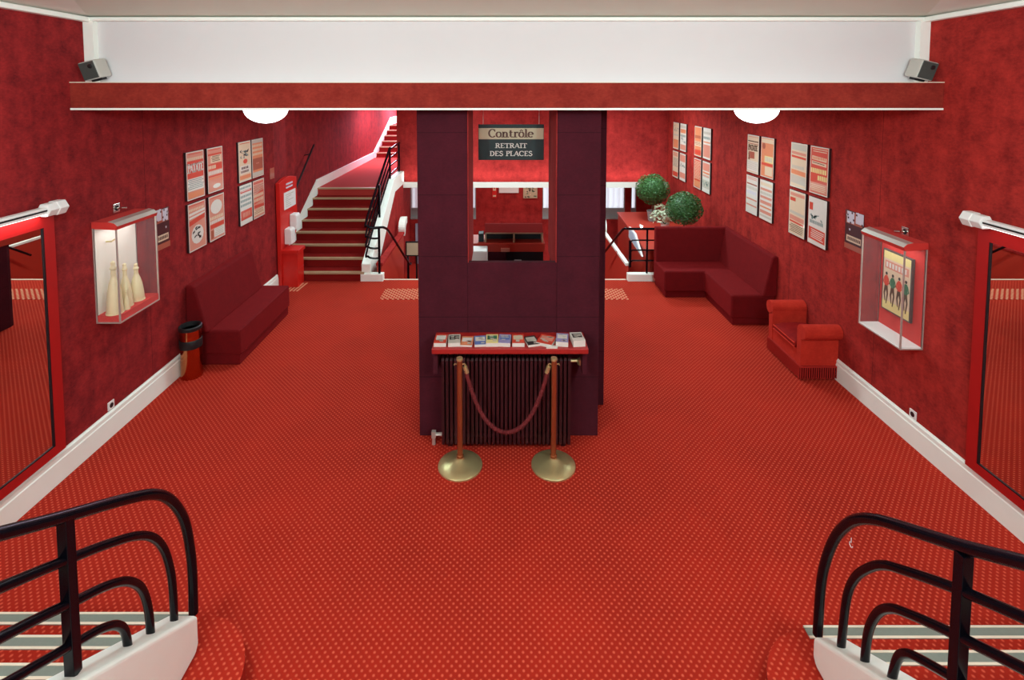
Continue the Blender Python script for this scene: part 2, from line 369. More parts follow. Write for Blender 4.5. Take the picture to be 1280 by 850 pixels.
du = tt.math('SUBTRACT', tt.math('FRACT', uu), .5); dv = tt.math('SUBTRACT', tt.math('FRACT', vv), .5)
dd_ = tt.math('SQRT', tt.math('ADD', tt.math('MULTIPLY', du, du), tt.math('MULTIPLY', dv, dv)))
ff = tt.math('SUBTRACT', 1.0, tt.ramp(dd_, .26, .36)); tt.l.new(tt.mix(ff, (166, 40, 27), (218, 158, 124)), tt.b.inputs['Base Color']); tt.bump(ff, .5, .006)
o = MB().box(-2.0, 2.06, 8.28, 8.72, 0, .006).build('tactile_strip', m); tag(o, 'band of pale round warning studs before the descending steps', 'floor marking')
b = MB()
for i in range(6): b.prism([(-3.8+i*.06, 8.62), (-3.77+i*.06, 8.62), (-3.74+i*.06, 9.0), (-3.77+i*.06, 9.0)], 2, 0, .006)
o = b.build('tactile_strip', M['stud']); tag(o, 'short ribbed pale strip on the carpet by the red stand', 'floor marking')

# ------------------------------------------------------------------ control booth
bo = thing('control_booth', 'dark maroon velvet ticket booth pillar with a square window through it', 'booth', (.1, 4.93, 0))
MB().box(-.815, -.336, 4.93, 5.62, 0, CZ+.02).build('pillar', M['maroon'], bo, bevel=.008)
MB().box(.525, .94, 4.93, 5.42, 0, CZ+.02).build('pillar', M['maroon'], bo, bevel=.008)
MB().box(-.336, .525, 4.935, 5.0, 0, 1.738).build('front_panel', M['maroon'], bo, bevel=.004)
MB().box(.515, .524, 4.94, 5.75, 1.6, CZ+.02).build('jamb', M['jamb'], bo)
MB().box(-.335, -.326, 4.94, 5.75, 1.6, CZ+.02).build('jamb', M['jamb'], bo)
MB().box(.53, 1.095, 5.43, 5.7, 0, CZ+.02).build('pillar', M['maroon'], bo, bevel=.008)
# counter and objects inside the booth
ct = thing('booth_counter', 'red booth counter with dark open shelf seen through the booth window', 'counter', (.15, 6.9, 0))
MB().prism([(-.48, 7.0), (.04, 7.0), (.06, 7.02), (.06, 7.4), (-.48, 7.4), (-.54, 7.36), (-.56, 7.3), (-.56, 7.08), (-.54, 7.02)], 2, 0, 1.2).build('base', M['maroon'], ct)
MB().box(.06, .56, 7.0, 7.02, .86, 1.2).build('apron', M['dark'], ct)
MB().box(-.58, .58, 6.98, 7.42, 1.2, 1.315).build('top_panel', M['redcounter'], ct, bevel=.004)
MB().box(-.54, .56, 6.62, 7.0, .98, 1.0).build('lower_shelf', M['dark'], ct)
MB().box(-.52, .04, 6.62, 6.65, 0, .98).build('lower_panel', M['dark'], ct)
cu = thing('pigeonhole_unit', 'low red topped unit with two dark teal compartments on the booth counter', 'shelf unit', (.16, 7.1, 1.315))
x0, x1 = -.243, .56
b = MB(); b.prism([(7.04, 1.455), (7.02, 1.455), (7.2, 1.53), (7.24, 1.53), (7.24, 1.455)], 0, x0, x1); b.build('top', M['carpet_stair'], cu)
b = MB()
for xa, xb in ((x0, x0+.02), (x1-.02, x1), ((x0+x1)/2-.01, (x0+x1)/2+.01)): b.box(xa, xb, 7.03, 7.24, 1.315, 1.455)
b.box(x0, x1, 7.03, 7.24, 1.435, 1.455); b.build('frame', M['beige'], cu)
MB().box(x0+.02, x1-.02, 7.2, 7.23, 1.316, 1.434).build('back_panel', M['teal'], cu)
o = MB().box(-.33, -.26, 7.05, 7.2, 1.315, 1.43).build('storage_box', M['teal'], bevel=.006); tag(o, 'small dark teal box beside the pigeonhole unit in the booth', 'box')
wb = thing('cash_box', 'greenish white box machine in the booth window corner', 'machine', (-.33, 6.8, 1.0))
MB().box(-.5, -.2, 6.68, 6.93, 1.0, 1.3).build('body', M['white'], wb, bevel=.012)
MB().box(-.5, -.2, 6.675, 6.68, 1.12, 1.128).box(-.198, -.194, 6.7, 6.9, 1.05, 1.12).build('seam', M['grey'], wb)
o = MB().prism([(-.02, 6.975), (.1, 6.975), (.1, 6.96), (-.02, 6.96)], 2, 1.205, 1.255).build('paper_note', M['inkP']); tag(o, 'small pinkish paper note stuck on the booth counter edge', 'paper')
o = MB().prism([(6.99, 1.03), (6.97, 1.0), (6.9, 1.0), (6.93, 1.1), (6.96, 1.1)], 0, .16, .26).build('card_reader', M['grey'], bevel=.004); tag(o, 'small grey device leaning in the booth counter shelf', 'device')
# things on the facade wall
o = MB().box(-.09, .43, FY-.03, FY, .7, .86).build('wall_notice', M['white'], bevel=.004); tag(o, 'blank white rectangular plate high on the far entrance wall', 'sign')
wp = thing('wall_photo', 'framed photo with greenish tones on the far entrance wall', 'picture', (.9, FY-.02, .7))
MB().box(.55, .92, FY-.03, FY, .56, .88).build('frame', M['beige'], wp)
b = MB(); random.seed(3)
for i in range(26):
    x = random.uniform(.57, .86); zz = random.uniform(.58, .84); b.box(x, x+.04, FY-.034, FY-.03, zz, zz+.025, random.randrange(3))
b.build('print', [M['inkN'], M['inkK'], M['inkC']], wp)
fs = thing('safety_sign', 'small red and white notice beside the white plate on the entrance wall', 'sign', (-.2, FY, .7))
MB().box(-.27, -.15, FY-.02, FY, .56, .88).build('plate', M['redbright'], fs)
MB().box(-.25, -.17, FY-.024, FY-.02, .76, .8).box(-.25, -.17, FY-.024, FY-.02, .6, .64).box(-.25, -.225, FY-.024, FY-.02, .8, .86).box(-.195, -.17, FY-.024, FY-.02, .8, .86).build('marks', M['inkC'], fs)

# ------------------------------------------------------------------ lettering (stroke glyphs with thick stems and thin serifs)
def ribbon(b, pts, ws, y, mi):
    n = len(pts); L = []; R = []
    for i, p in enumerate(pts):
        a, c = pts[max(i-1, 0)], pts[min(i+1, n-1)]
        dx, dz = c[0]-a[0], c[1]-a[1]; l = math.hypot(dx, dz) or 1
        w = ws[i] if isinstance(ws, list) else ws
        L.append((p[0]-dz/l*w/2, y, p[1]+dx/l*w/2)); R.append((p[0]+dz/l*w/2, y, p[1]-dx/l*w/2))
    for i in range(n-1): b.quad(L[i], R[i], R[i+1], L[i+1], mi)
def ell(cx, cz, rx, rz, a0, a1, n=16, tk=.16, tn=.06):
    P = []; W = []
    for i in range(n+1):
        a = math.radians(a0+(a1-a0)*i/n); P.append((cx+rx*math.cos(a), cz+rz*math.sin(a))); W.append(tn+(tk-tn)*abs(math.cos(a)))
    return (P, W)
def glyph(ch, tk, tn):
    S = []; st = lambda x, z0=0, z1=1: S.append(([(x, z0), (x, z1)], tk)); hb = lambda x0, x1, z: S.append(([(x0, z), (x1, z)], tn))
    def sf(x, z): hb(x-tk, x+tk, z)
    w = .7
    if ch == 'I': st(.2); sf(.2, .02); sf(.2, .98); w = .4
    elif ch == 'T': st(.36); hb(.02, .7, .96); sf(.36, .02); S.append(([(.04, .98), (.04, .78)], tn)); S.append(([(.68, .98), (.68, .78)], tn)); w = .72
    elif ch == 'E': st(.18); hb(.05, .6, .97); hb(.05, .62, .03); hb(.18, .48, .52); S.append(([(.6, .99), (.6, .8)], tn)); S.append(([(.62, .2), (.62, .01)], tn)); w = .68
    elif ch == 'L': st(.18); hb(.05, .6, .03); sf(.18, .98); S.append(([(.6, .24), (.6, .01)], tn)); w = .64
    elif ch == 'A': S.append(([(.06, 0), (.38, 1)], tn)); S.append(([(.38, 1), (.7, 0)], tk)); hb(.18, .58, .33); hb(-.03, .17, .02); hb(.56, .82, .02); w = .78
    elif ch in 'PR':
        st(.18); sf(.18, .02); S.append(ell(.32, .74, .26, .24, 90, -90, 10, tk, tn)); hb(.05, .34, .97); hb(.18, .34, .5); w = .64
        if ch == 'R': S.append(([(.36, .5), (.68, 0)], tk)); hb(.6, .78, .02); w = .76
    elif ch == 'D': st(.18); S.append(ell(.3, .5, .4, .48, 90, -90, 12, tk, tn)); hb(.05, .32, .97); hb(.05, .32, .03); w = .8
    elif ch == 'S': S.append((smooth2([(.56, .8), (.44, .96), (.24, .95), (.12, .76), (.26, .58), (.46, .45), (.58, .25), (.42, .04), (.2, .04), (.08, .22)]), tk*.75)); w = .66
    elif ch == 'C': S.append(ell(.44, .5, .36, .49, 42, 318, 18, tk, tn)); S.append(([(.71, .98), (.71, .68)], tn)); w = .8
    elif ch == 'o': S.append(ell(.32, .33, .25, .32, 0, 360, 20, tk, tn)); w = .64
    elif ch == 'ô': S.append(ell(.32, .33, .25, .32, 0, 360, 20, tk, tn)); S.append(([(.16, .76), (.32, .93), (.48, .76)], tn*1.3)); w = .64
    elif ch == 'e': S.append(ell(.32, .33, .25, .32, 0, 318, 18, tk, tn)); hb(.08, .56, .36); w = .62
    elif ch == 'n': st(.18, 0, .66); sf(.18, .02); hb(.04, .18, .64); S.append(ell(.38, .4, .18, .24, 170, 0, 8, tk, tn)); st(.56, 0, .42); sf(.56, .02); w = .76
    elif ch == 't': st(.2, .1, .88); hb(.04, .42, .63); S.append(ell(.34, .14, .14, .12, 180, 320, 6, tk*.7, tn)); w = .5
    elif ch == 'r': st(.18, 0, .66); sf(.18, .02); hb(.04, .18, .64); S.append(ell(.38, .46, .17, .18, 170, 60, 6, tk, tn)); S.append(([(.44, .62), (.5, .54)], tk)); w = .54
    elif ch == 'l': st(.18, 0, 1.02); sf(.18, .02); hb(.04, .18, 1.0); w = .36
    elif ch == ' ': w = .4
    return S, w
def smooth2(P): return [(v[0], v[1]) for v in smoothpath([(p[0], p[1], 0) for p in P], 4)]
def write(b, text, x0, x1, z0, h, y, mi, tk=.18, tn=.07):
    gs = [glyph(c, tk, tn) for c in text]; tot = sum(g[1] for g in gs); k = (x1-x0)/tot; x = x0
    for S, w in gs:
        for P, W in S:
            Wd = [v*min(k, h) for v in W] if isinstance(W, list) else W*min(k, h)
            ribbon(b, [(x+p[0]*k, z0+p[1]*h) for p in P], Wd, y, mi)
        x += w*k
sg = thing('hanging_sign', 'dark glass sign reading Contrôle Retrait des places in the booth window', 'sign', (.09, 5.35, 2.68))
x0, x1, z0, z1 = -.249, .429, 2.68, 3.05
MB().box(x0, x1, 5.35, 5.37, z0, z1).build('panel', mottled(mat('dark sign glass', (42, 52, 52), .45, spec=.2), .3, 6), sg, bevel=.002)
MB().box(x0+.004, x1-.004, 5.346, 5.35, 2.897, 3.012).build('band', mottled(mat('cream sign band', (186, 172, 142), .3), .08, 8), sg)
b = MB(); write(b, 'Contrôle', -.145, .32, 2.918, .082, 5.344, 0, .24, .1); b.build('lettering', mottled(mat('brown lettering', (82, 42, 26), .5), .1, 30), sg)
b = MB(); write(b, 'RETRAIT', -.075, .255, 2.807, .047, 5.348, 0, .2, .1); write(b, 'DES PLACES', -.132, .312, 2.724, .049, 5.348, 0, .2, .1); b.build('lettering', M['inkW'], sg)
for x in (x0+.05, x1-.05): MB().tube([(x, 5.36, z1), (x, 5.36, CZ+.03)], .0022, 6).build('wire', M['steel'], sg)

# ------------------------------------------------------------------ radiator, shelf, leaflets, barrier
rd = thing('radiator', 'dark red column radiator under the leaflet shelf', 'radiator', (.03, 4.8, 0))
b = MB(); n = 31
for i in range(n):
    x = -.56+i*1.19/(n-1)
    b.prism([(4.73, .06), (4.745, .04), (4.87, .04), (4.885, .06), (4.885, .87), (4.87, .89), (4.745, .89), (4.73, .87)], 0, x-.0125, x+.0125)
b.tube([(-.58, 4.81, .1), (.65, 4.81, .1)], .025, 8); b.tube([(-.58, 4.81, .83), (.65, 4.81, .83)], .025, 8)
b.build('ribs', M['radiator'], rd)
for x in (-.5, .58): MB().box(x-.02, x+.02, 4.78, 4.84, 0, .06).build('foot', M['radiator'], rd)
MB().tube([(.65, 4.81, .83), (.72, 4.81, .83)], .016, 8).lathe([(.03, 0), (.034, .02), (.034, .05), (.02, .06)], (.745, 4.8, .8), 12).build('valve', M['brass'], rd, smooth=True)
MB().tube([(-.58, 4.81, .1), (-.66, 4.81, .1), (-.66, 4.81, 0)], .018, 8).box(-.68, -.64, 4.79, 4.83, .07, .13).build('pipe_joint', M['steel'], rd)
sh = thing('wall_shelf', 'red shelf over the radiator carrying leaflets', 'shelf', (.07, 4.76, 1.0))
MB().box(-.645, .785, 4.6, 4.93, 1.0, 1.05).build('board', M['shelf'], sh, bevel=.006)
for x0, x1 in ((-.64, -.6), (.74, .78)): MB().box(x0, x1, 4.66, 4.93, .78, 1.0).build('bracket', M['maroon'], sh)
LEAF = [(-0.574, .112, 'R', 'W', .035, 0, 'red and white'), (-0.449, .112, 'G', 'K', .035, 4, 'grey landscape'), (-0.331, .112, 'O', 'W', .015, -3, 'orange and white'),
        (-0.206, .112, 'S', 'W', .022, 5, 'bright blue'), (-0.096, .112, 'Y', 'N', .035, 0, 'cream and green'), (0.022, .112, 'U', 'S', .035, -4, 'violet and blue'),
        (0.147, .112, 'R', 'C', .035, 0, 'red and cream'), (0.272, .112, 'K', 'G', .02, 14, 'dark grey tilted'), (0.412, .15, 'R', 'P', .028, -22, 'large red skewed'), (0.559, .112, 'U', 'W', .045, -8, 'pale violet'), (0.7, .112, 'W', 'K', .055, 5, 'tall white and grey')]
for i, (x, w, c1, c2, h, rot, nm) in enumerate(LEAF):
    L = thing('leaflet_stack', '%s leaflet pile on the red shelf, %s' % (nm, 'first at the bin end' if i == 0 else 'last at the settee end' if i == len(LEAF)-1 else 'after the %s one' % LEAF[i-1][6].replace(' tilted', '').replace(' skewed', '')), 'leaflets', (x, 4.725, 1.05), 'leaflets on the radiator shelf', math.radians(rot))
    d = .17
    MB().box(-w/2, w/2, -d/2, d/2, 0, h).build('pages', M['inkW'], L, local=True)
    b = MB(); b.box(-w/2, w/2, -d/2, d/2, h, h+.0015, 0); zt = h+.0018
    random.seed(50+i)
    b.quad((-w*.4, -.02, zt), (w*.4, -.02, zt), (w*.4, .06, zt), (-w*.4, .06, zt), 1)
    for k in range(5):
        xx = random.uniform(-.4, .1)*w; yy = random.uniform(-.07, .05); b.quad((xx, yy, zt+.0003), (xx+w*.3, yy, zt+.0003), (xx+w*.3, yy+.018, zt+.0003), (xx, yy+.018, zt+.0003), 2)
    b.build('cover', [M['ink'+c1], M['ink'+c2], M['inkG']], L, local=True)
o = MB().prism([(.4, 4.605), (.5, 4.605), (.51, 4.64), (.41, 4.64)], 2, 1.05, 1.062).build('leaflet_stack', M['inkW']); tag(o, 'flat white loose leaflets lying before the large red pile', 'leaflets', 'leaflets on the radiator shelf')
for i, x in enumerate((-.383, .462)):
    p = thing('stanchion', 'brass rope barrier post on dome base, ' + ('nearest the bin side' if i == 0 else 'nearest the radiator valve'), 'barrier post', (x, 4.52, 0), 'brass barrier posts before the booth')
    MB().lathe([(.2, 0), (.2, .012), (.19, .02), (.13, .04), (.07, .055), (.035, .075), (.03, .09)], (x, 4.52, 0), 40).build('base', M['brass'], p, smooth=True)
    MB().lathe([(.032, .085), (.032, .105), (.025, .11), (.025, .985)], (x, 4.52, 0), 16).build('pole', M['bronze'], p, smooth=True)
    MB().lathe([(.025, .985), (.03, .99), (.03, 1.0), (.028, 1.01), (.008, 1.014)], (x, 4.52, 0), 16).build('cap', M['brass'], p, smooth=True)
    s = 1 if i == 0 else -1
    MB().tube([(x+s*.025, 4.52, .95), (x+s*.045, 4.52, .955), (x+s*.05, 4.52, .94)], .006, 6).tube([(x-s*.025, 4.52, .95), (x-s*.045, 4.52, .955), (x-s*.05, 4.52, .94)], .006, 6).build('hook_ring', M['brass'], p)
rp = thing('barrier_rope', 'dark red braided rope drooping between the two brass posts', 'rope', (.04, 4.52, .31))
xa, xb = -.33, .41; zt, zl = .9, .315
# catenary between the posts
cpts = []
for i in range(49):
    u = i/48*2-1; cpts.append(((xa+xb)/2+u*(xb-xa)/2*(1-.08*math.cos(u*PI/2)*0), 4.52, zl+(zt-zl)*(math.cosh(2.1*u)-1)/(math.cosh(2.1)-1)))
rad = [.0185+.0022*math.sin(i*2.6) for i in range(len(smoothpath(cpts, 5)))]
MB().tube(smoothpath(cpts, 5), rad, 10).build('cord', M['rope'], rp, smooth=True)
for x, s in ((xa, -1), (xb, 1)):
    MB().tube([(x-s*.012, 4.52, zt-.03), (x+s*.006, 4.52, zt+.03)], .021, 10).tube([(x+s*.006, 4.52, zt+.03), (x+s*.004, 4.52, zt+.05)], .008, 8).build('end_cap', M['brass'], rp, smooth=True)

# ------------------------------------------------------------------ seating
bn = thing('velvet_bench', 'long dark red velvet bench with upright back next to the bin', 'bench', (-3.5, 6.95, 0))
Y0, Y1 = 6.24, 7.75
MB().box(-3.84, -3.26, Y0+.02, Y1-.02, 0, .13).build('plinth', M['seat'], bn, bevel=.01)
MB().box(-3.84, -3.24, Y0, Y1, .13, .445).build('seat', M['seat'], bn, bevel=.03, seg=3)
MB().tube([(-3.245, Y0+.03, .43), (-3.245, Y1-.03, .43)], .007, 6).tube([(-3.245, Y0+.03, .14), (-3.245, Y1-.03, .14)], .007, 6).build('piping', M['seat'], bn)
b = MB(); b.prism([(-3.86, .44), (-3.6, .44), (-3.74, 1.0), (-3.77, 1.03), (-3.86, 1.03)], 1, Y0-.06, Y1-.1); b.build('backrest', M['seat'], bn, bevel=.025, seg=3)
cs = thing('corner_sofa', 'dark red velvet corner sofa with high back against the wall corner', 'sofa', (3.3, 8.3, 0))
MB().prism([(3.335, 7.36), (3.92, 7.36), (3.92, 8.96), (2.68, 8.96), (2.68, 8.36), (3.335, 8.36)], 2, 0, .1).build('plinth', M['seat'], cs, bevel=.01)
MB().prism([(3.31, 7.337), (3.94, 7.337), (3.94, 8.98), (2.655, 8.98), (2.655, 8.335), (3.31, 8.335)], 2, .1, .45).build('seat', M['seat'], cs, bevel=.03, seg=3)
b = MB(); b.prism([(3.945, .44), (3.74, .44), (3.86, 1.0), (3.885, 1.03), (3.945, 1.03)], 1, 7.3, 8.98); b.build('backrest', M['seat'], cs, bevel=.022, seg=3)
b = MB(); b.prism([(8.99, .44), (8.82, .44), (8.88, 1.0), (8.9, 1.03), (8.99, 1.03)], 0, 2.66, 3.9); b.build('backrest', M['seat'], cs, bevel=.022, seg=3)
se = thing('settee', 'small bright red velvet window seat with scrolled arms and fringe', 'settee', (3.75, 6.28, 0))
X0, X1 = 3.5, 3.94
MB().box(X0+.01, X1, 5.98, 6.6, .12, .33).build('seat_base', M['settee'], se, bevel=.015)
b = MB(); N = 10; prof = [(0, .33), (.0, .37), (.03, .405), (.1, .425), (.25, .435), (.4, .425), (.44, .4), (.44, .33)]
for i in range(len(prof)): pass
b.prism([(X0-.015+p[0], p[1]) for p in prof], 1, 6.04, 6.52); b.build('cushion', M['cushion'], se, smooth=True, bevel=.02)
MB().tube([(X0-.012, 6.04, .345), (X0-.012, 6.52, .345)], .009, 8).tube([(X0-.012, 6.04, .39), (X0-.012, 6.52, .39)], .009, 8).build('piping', M['settee'], se)
def arm(y, s):
    # panel rising to an outward scroll; s = outward direction along y
    p = [(y-s*.05, .14), (y-s*.05, .55)]+[(y+s*(.03+.085*math.cos(math.radians(a))), .575+.085*math.sin(math.radians(a))) for a in range(200, -150, -20)]+[(y+s*.04, .48), (y+s*.03, .14)]
    MB().prism(p, 0, X0, X1).build('armrest', M['settee'], se, bevel=.008)
arm(5.96, -1); arm(6.62, 1)
b = MB()
def fr(x0, y0, x1, y1, n):
    dx, dy = (x1-x0)/n, (y1-y0)/n; L = math.hypot(x1-x0, y1-y0); nx, ny = (y1-y0)/L, -(x1-x0)/L
    for i in range(n):
        xa, ya = x0+dx*i, y0+dy*i; z0 = .012+.012*random.random()
        b.prism([(xa, ya), (xa+dx*.3+nx*.014, ya+dy*.3+ny*.014), (xa+dx*.62, ya+dy*.62), (xa+dx*.3-nx*.006, ya+dy*.3-ny*.006)], 2, z0, .165)
fr(X0-.005, 6.66, X0-.005, 5.915, 26); fr(X0-.005, 5.915, X1, 5.915, 17)
b.box(X0-.012, X1, 5.905, 6.665, .155, .172)
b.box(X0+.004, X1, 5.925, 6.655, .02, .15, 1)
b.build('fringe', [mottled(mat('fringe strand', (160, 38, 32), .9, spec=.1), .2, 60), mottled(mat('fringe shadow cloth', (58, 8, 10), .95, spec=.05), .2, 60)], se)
bi = thing('litter_bin', 'polished copper cylinder bin with black rim standing beside the bench', 'bin', (-3.71, 6.02, 0))
MB().lathe([(.118, 0), (.12, .01), (.112, .3), (.115, .36)], (-3.71, 6.02, 0), 32).build('body', M['copper'], bi, smooth=True)
MB().lathe([(.12, .36), (.122, .37), (.122, .45), (.118, .46)], (-3.71, 6.02, 0), 32).build('band', M['blackdull'], bi, smooth=True)
MB().lathe([(.114, .46), (.114, .57)], (-3.71, 6.02, 0), 32).build('upper_shell', M['copper'], bi, smooth=True)
MB().lathe([(.114, .57), (.124, .575), (.124, .61), (.115, .62), (.1, .615), (.095, .56), (.01, .55)], (-3.71, 6.02, 0), 32).build('rim', M['blackdull'], bi, smooth=True)

# ------------------------------------------------------------------ display cases
def case_bits(t, xw, s, y0, y1, z0, z1, d, backm, floorm, hood):
    xf = xw+s*d; xa, xb = sorted((xw, xf)); e = .012
    B = lambda a, b_: (min(a, b_), max(a, b_))
    MB().box(*B(xw, xw+s*.012), y0+.003, y1-.003, z0+.003, z1-.003).build('back_panel', backm, t)
    MB().box(*B(xw, xf-s*.002), y0+.002, y1-.002, z0+.002, z0+.013).build('floor_panel', floorm[0], t)
    if floorm[1]: MB().box(*B(xw+s*.012, xf-s*.006), y0+.006, y1-.006, z0+.012, z0+.075).build('floor_lining', floorm[1], t)
    f = MB()
    for y in (y0, y1-e):
        f.box(*B(xf, xf-s*e), y, y+e, z0+e, z1-.07).box(*B(xw, xw+s*e), y, y+e, z0+e, z1-.062)
    f.box(*B(xf, xf-s*e), y0, y1, z0, z0+e).box(*B(xw, xf-s*e), y0, y0+e, z0, z0+e).box(*B(xw, xf-s*e), y1-e, y1, z0, z0+e)
    f.build('metal_edging', M['steel'], t)
    g = MB(); xg = xf-s*.004
    g.quad((xg, y0, z0), (xg, y1, z0), (xg, y1, z1-.06), (xg, y0, z1-.06)); g.quad((xw, y0+.004, z0), (xf, y0+.004, z0), (xf, y0+.004, z1-.06), (xw, y0+.004, z1-.06)); g.quad((xw, y1-.004, z0), (xf, y1-.004, z0), (xf, y1-.004, z1-.06), (xw, y1-.004, z1-.06))
    g.build('glass', M['glass'], t)
    h = MB(); pr = [(xw, z1-.06), (xf, z1-.075), (xf+s*.012, z1-.04), (xf-s*.02, z1-.012), (xf-s*.07, z1), (xw, z1)]
    h.prism(pr, 1, y0-.004, y1+.004); h.build('hood', hood, t)
    MB().prism([(xf+s*.013, z1-.04), (xf-s*.02, z1-.008), (xf-s*.075, z1+.004), (xf-s*.075, z1-.0), (xf-s*.02, z1-.012), (xf+s*.008, z1-.042)], 1, y0, y1).build('light_rail', M['steel'], t)
ca = thing('display_case', 'glass wall display case holding cream figurines, white backing', 'display case', (XL, 5.1, 1.18), 'wall display cases')
case_bits(ca, XL, 1, 4.83, 5.4, 1.18, 2.16, .23, M['caseback'], (M['steel'], M['casered']), M['casered'])
cb_ = thing('display_case', 'glass wall display case with red lining holding a framed picture of dancers', 'display case', (XR, 5.03, .97), 'wall display cases')
case_bits(cb_, XR, -1, 4.745, 5.32, .965, 1.985, .215, M['casered'], (M['white'], None), M['casered'])
MB().box(XR-.205, XR-.012, 4.755, 5.31, .975, .985).build('floor_lining', M['white'], cb_)
def figurine(x, y, z, h, w, nm):
    t = thing('figurine', nm, 'figurine', (x, y, z), 'cream figurines in the white case')
    MB().lathe([(w*.52, 0), (w*.55, h*.02), (w*.5, h*.2), (w*.42, h*.42), (w*.3, h*.58), (w*.2, h*.66), (w*.17, h*.7)], (x, y, z), 20).build('body', M['cream'], t, smooth=True)
    MB().lathe([(w*.17, h*.7), (w*.16, h*.82), (w*.22, h*.84), (w*.22, h*.87), (w*.14, h*.9), (w*.15, h*.97), (w*.05, h)], (x, y, z), 16).build('neck', M['cream'], t, smooth=True)
    MB().lathe([(w*.58, 0), (w*.58, .012)], (x, y, z-.012), 20).build('base', M['cream'], t, smooth=True)
zf = 1.18+.075+.012
figurine(-3.74, 4.9, zf, .5, .13, 'tallest cream figurine, at the mirror end of the case')
figurine(-3.755, 5.07, zf, .42, .11, 'slim cream figurine between the two others')
figurine(-3.75, 5.22, zf, .37, .12, 'shorter cream figurine near the poster side of the case')
figurine(-3.69, 4.99, zf, .19, .05, 'tiny cream figurine in front of the taller ones')
o = MB().tube([(XL+.012, 4.98, 1.93), (XL+.06, 4.99, 1.93), (XL+.06, 5.03, 1.94)], .008, 6).build('hook', M['brass']); tag(o, 'small brass hook on the white case backing', 'hook')
pic = thing('framed_picture', 'grey framed picture of four dancing figures in red and green tops', 'picture', (XR-.03, 5.05, 1.18))
MB().box(XR-.04, XR-.013, 4.865, 5.245, 1.165, 1.79).build('frame', M['greyframe'], pic, bevel=.003)
b = MB(); xp = XR-.0405; mk = ['inkC', 'inkP', 'inkR', 'inkN', 'inkD', 'inkY', 'inkK', 'inkW']
def pq(y0, y1, z0, z1, mi, k=0, sl=0): b.quad((xp-k*.0004, y0, z0), (xp-k*.0004, y1, z0+sl), (xp-k*.0004, y1, z1+sl), (xp-k*.0004, y0, z1), mi)
pq(4.88, 5.23, 1.18, 1.775, 0); pq(4.88, 5.23, 1.7, 1.775, 5, 1); pq(4.9, 5.21, 1.6, 1.68, 1, 1); pq(4.88, 5.23, 1.18, 1.27, 5, 1)
for i in range(7): pq(5.17-.04*i, 5.195-.04*i, 1.615, 1.665, 7, 2)
for i in range(4):
    yc = 5.185-i*.085; top = 2 if i % 2 == 0 else 3
    b.prism([(yc-.02, 1.42), (yc-.03, 1.5), (yc-.012, 1.525), (yc+.012, 1.525), (yc+.03, 1.5), (yc+.02, 1.42)], 0, xp-.002, xp-.001, top)
    b.prism([(yc+.03, 1.5), (yc+.045, 1.45), (yc+.02, 1.43), (yc+.03, 1.455)], 0, xp-.0022, xp-.0012, top)
    b.prism([(yc-.03, 1.5), (yc-.045, 1.45), (yc-.02, 1.43), (yc-.03, 1.455)], 0, xp-.0022, xp-.0012, top)
    b.prism([(yc+.014*math.cos(a*PI/5), 1.545+.016*math.sin(a*PI/5)) for a in range(10)], 0, xp-.002, xp-.001, 6)
    b.prism([(yc-.02, 1.42), (yc+.02, 1.42), (yc+.03, 1.34), (yc+.012, 1.26), (yc+.004, 1.26), (yc+.012, 1.34), (yc, 1.38), (yc-.014, 1.34), (yc-.002, 1.235), (yc-.012, 1.235), (yc-.03, 1.34)], 0, xp-.0024, xp-.0014, 4)
b.build('print', [M[k] for k in mk], pic)
# sockets and brackets
def socket(name, label, x, s, y, z, w, cat):
    t = thing(name, label, cat, (x, y, z))
    B = lambda a, c: (min(a, c), max(a, c))
    MB().box(*B(x, x+s*.012), y-w/2, y+w/2, z-w/2, z+w/2).build('plate', M['chrome'] if 'metal' in label else M['white'], t, bevel=.003)
    if 'metal' in label:
        MB().tube([(x+s*.012, y, z), (x+s*.06, y, z), (x+s*.07, y+.05, z-.01)], .012, 8).build('lever', M['chrome'], t, smooth=True)
    MB().tube([(x+s*.012, y, z), (x+s*.014, y, z)], w*.3, 14).build('recess', M['dark'], t)
socket('wall_bracket', 'small metal bracket on the wall above the white backed case', XL, 1, 5.14, 2.225, .09, 'bracket')
socket('wall_bracket', 'small metal bracket on the wall above the red lined case', XR, -1, 5.015, 2.02, .09, 'bracket')
socket('power_socket', 'white power socket just above the skirting under the white backed case', XL, 1, 4.953, .3, .08, 'socket')
socket('power_socket', 'white power socket just above the skirting under the red lined case', XR, -1, 4.814, .295, .08, 'socket')
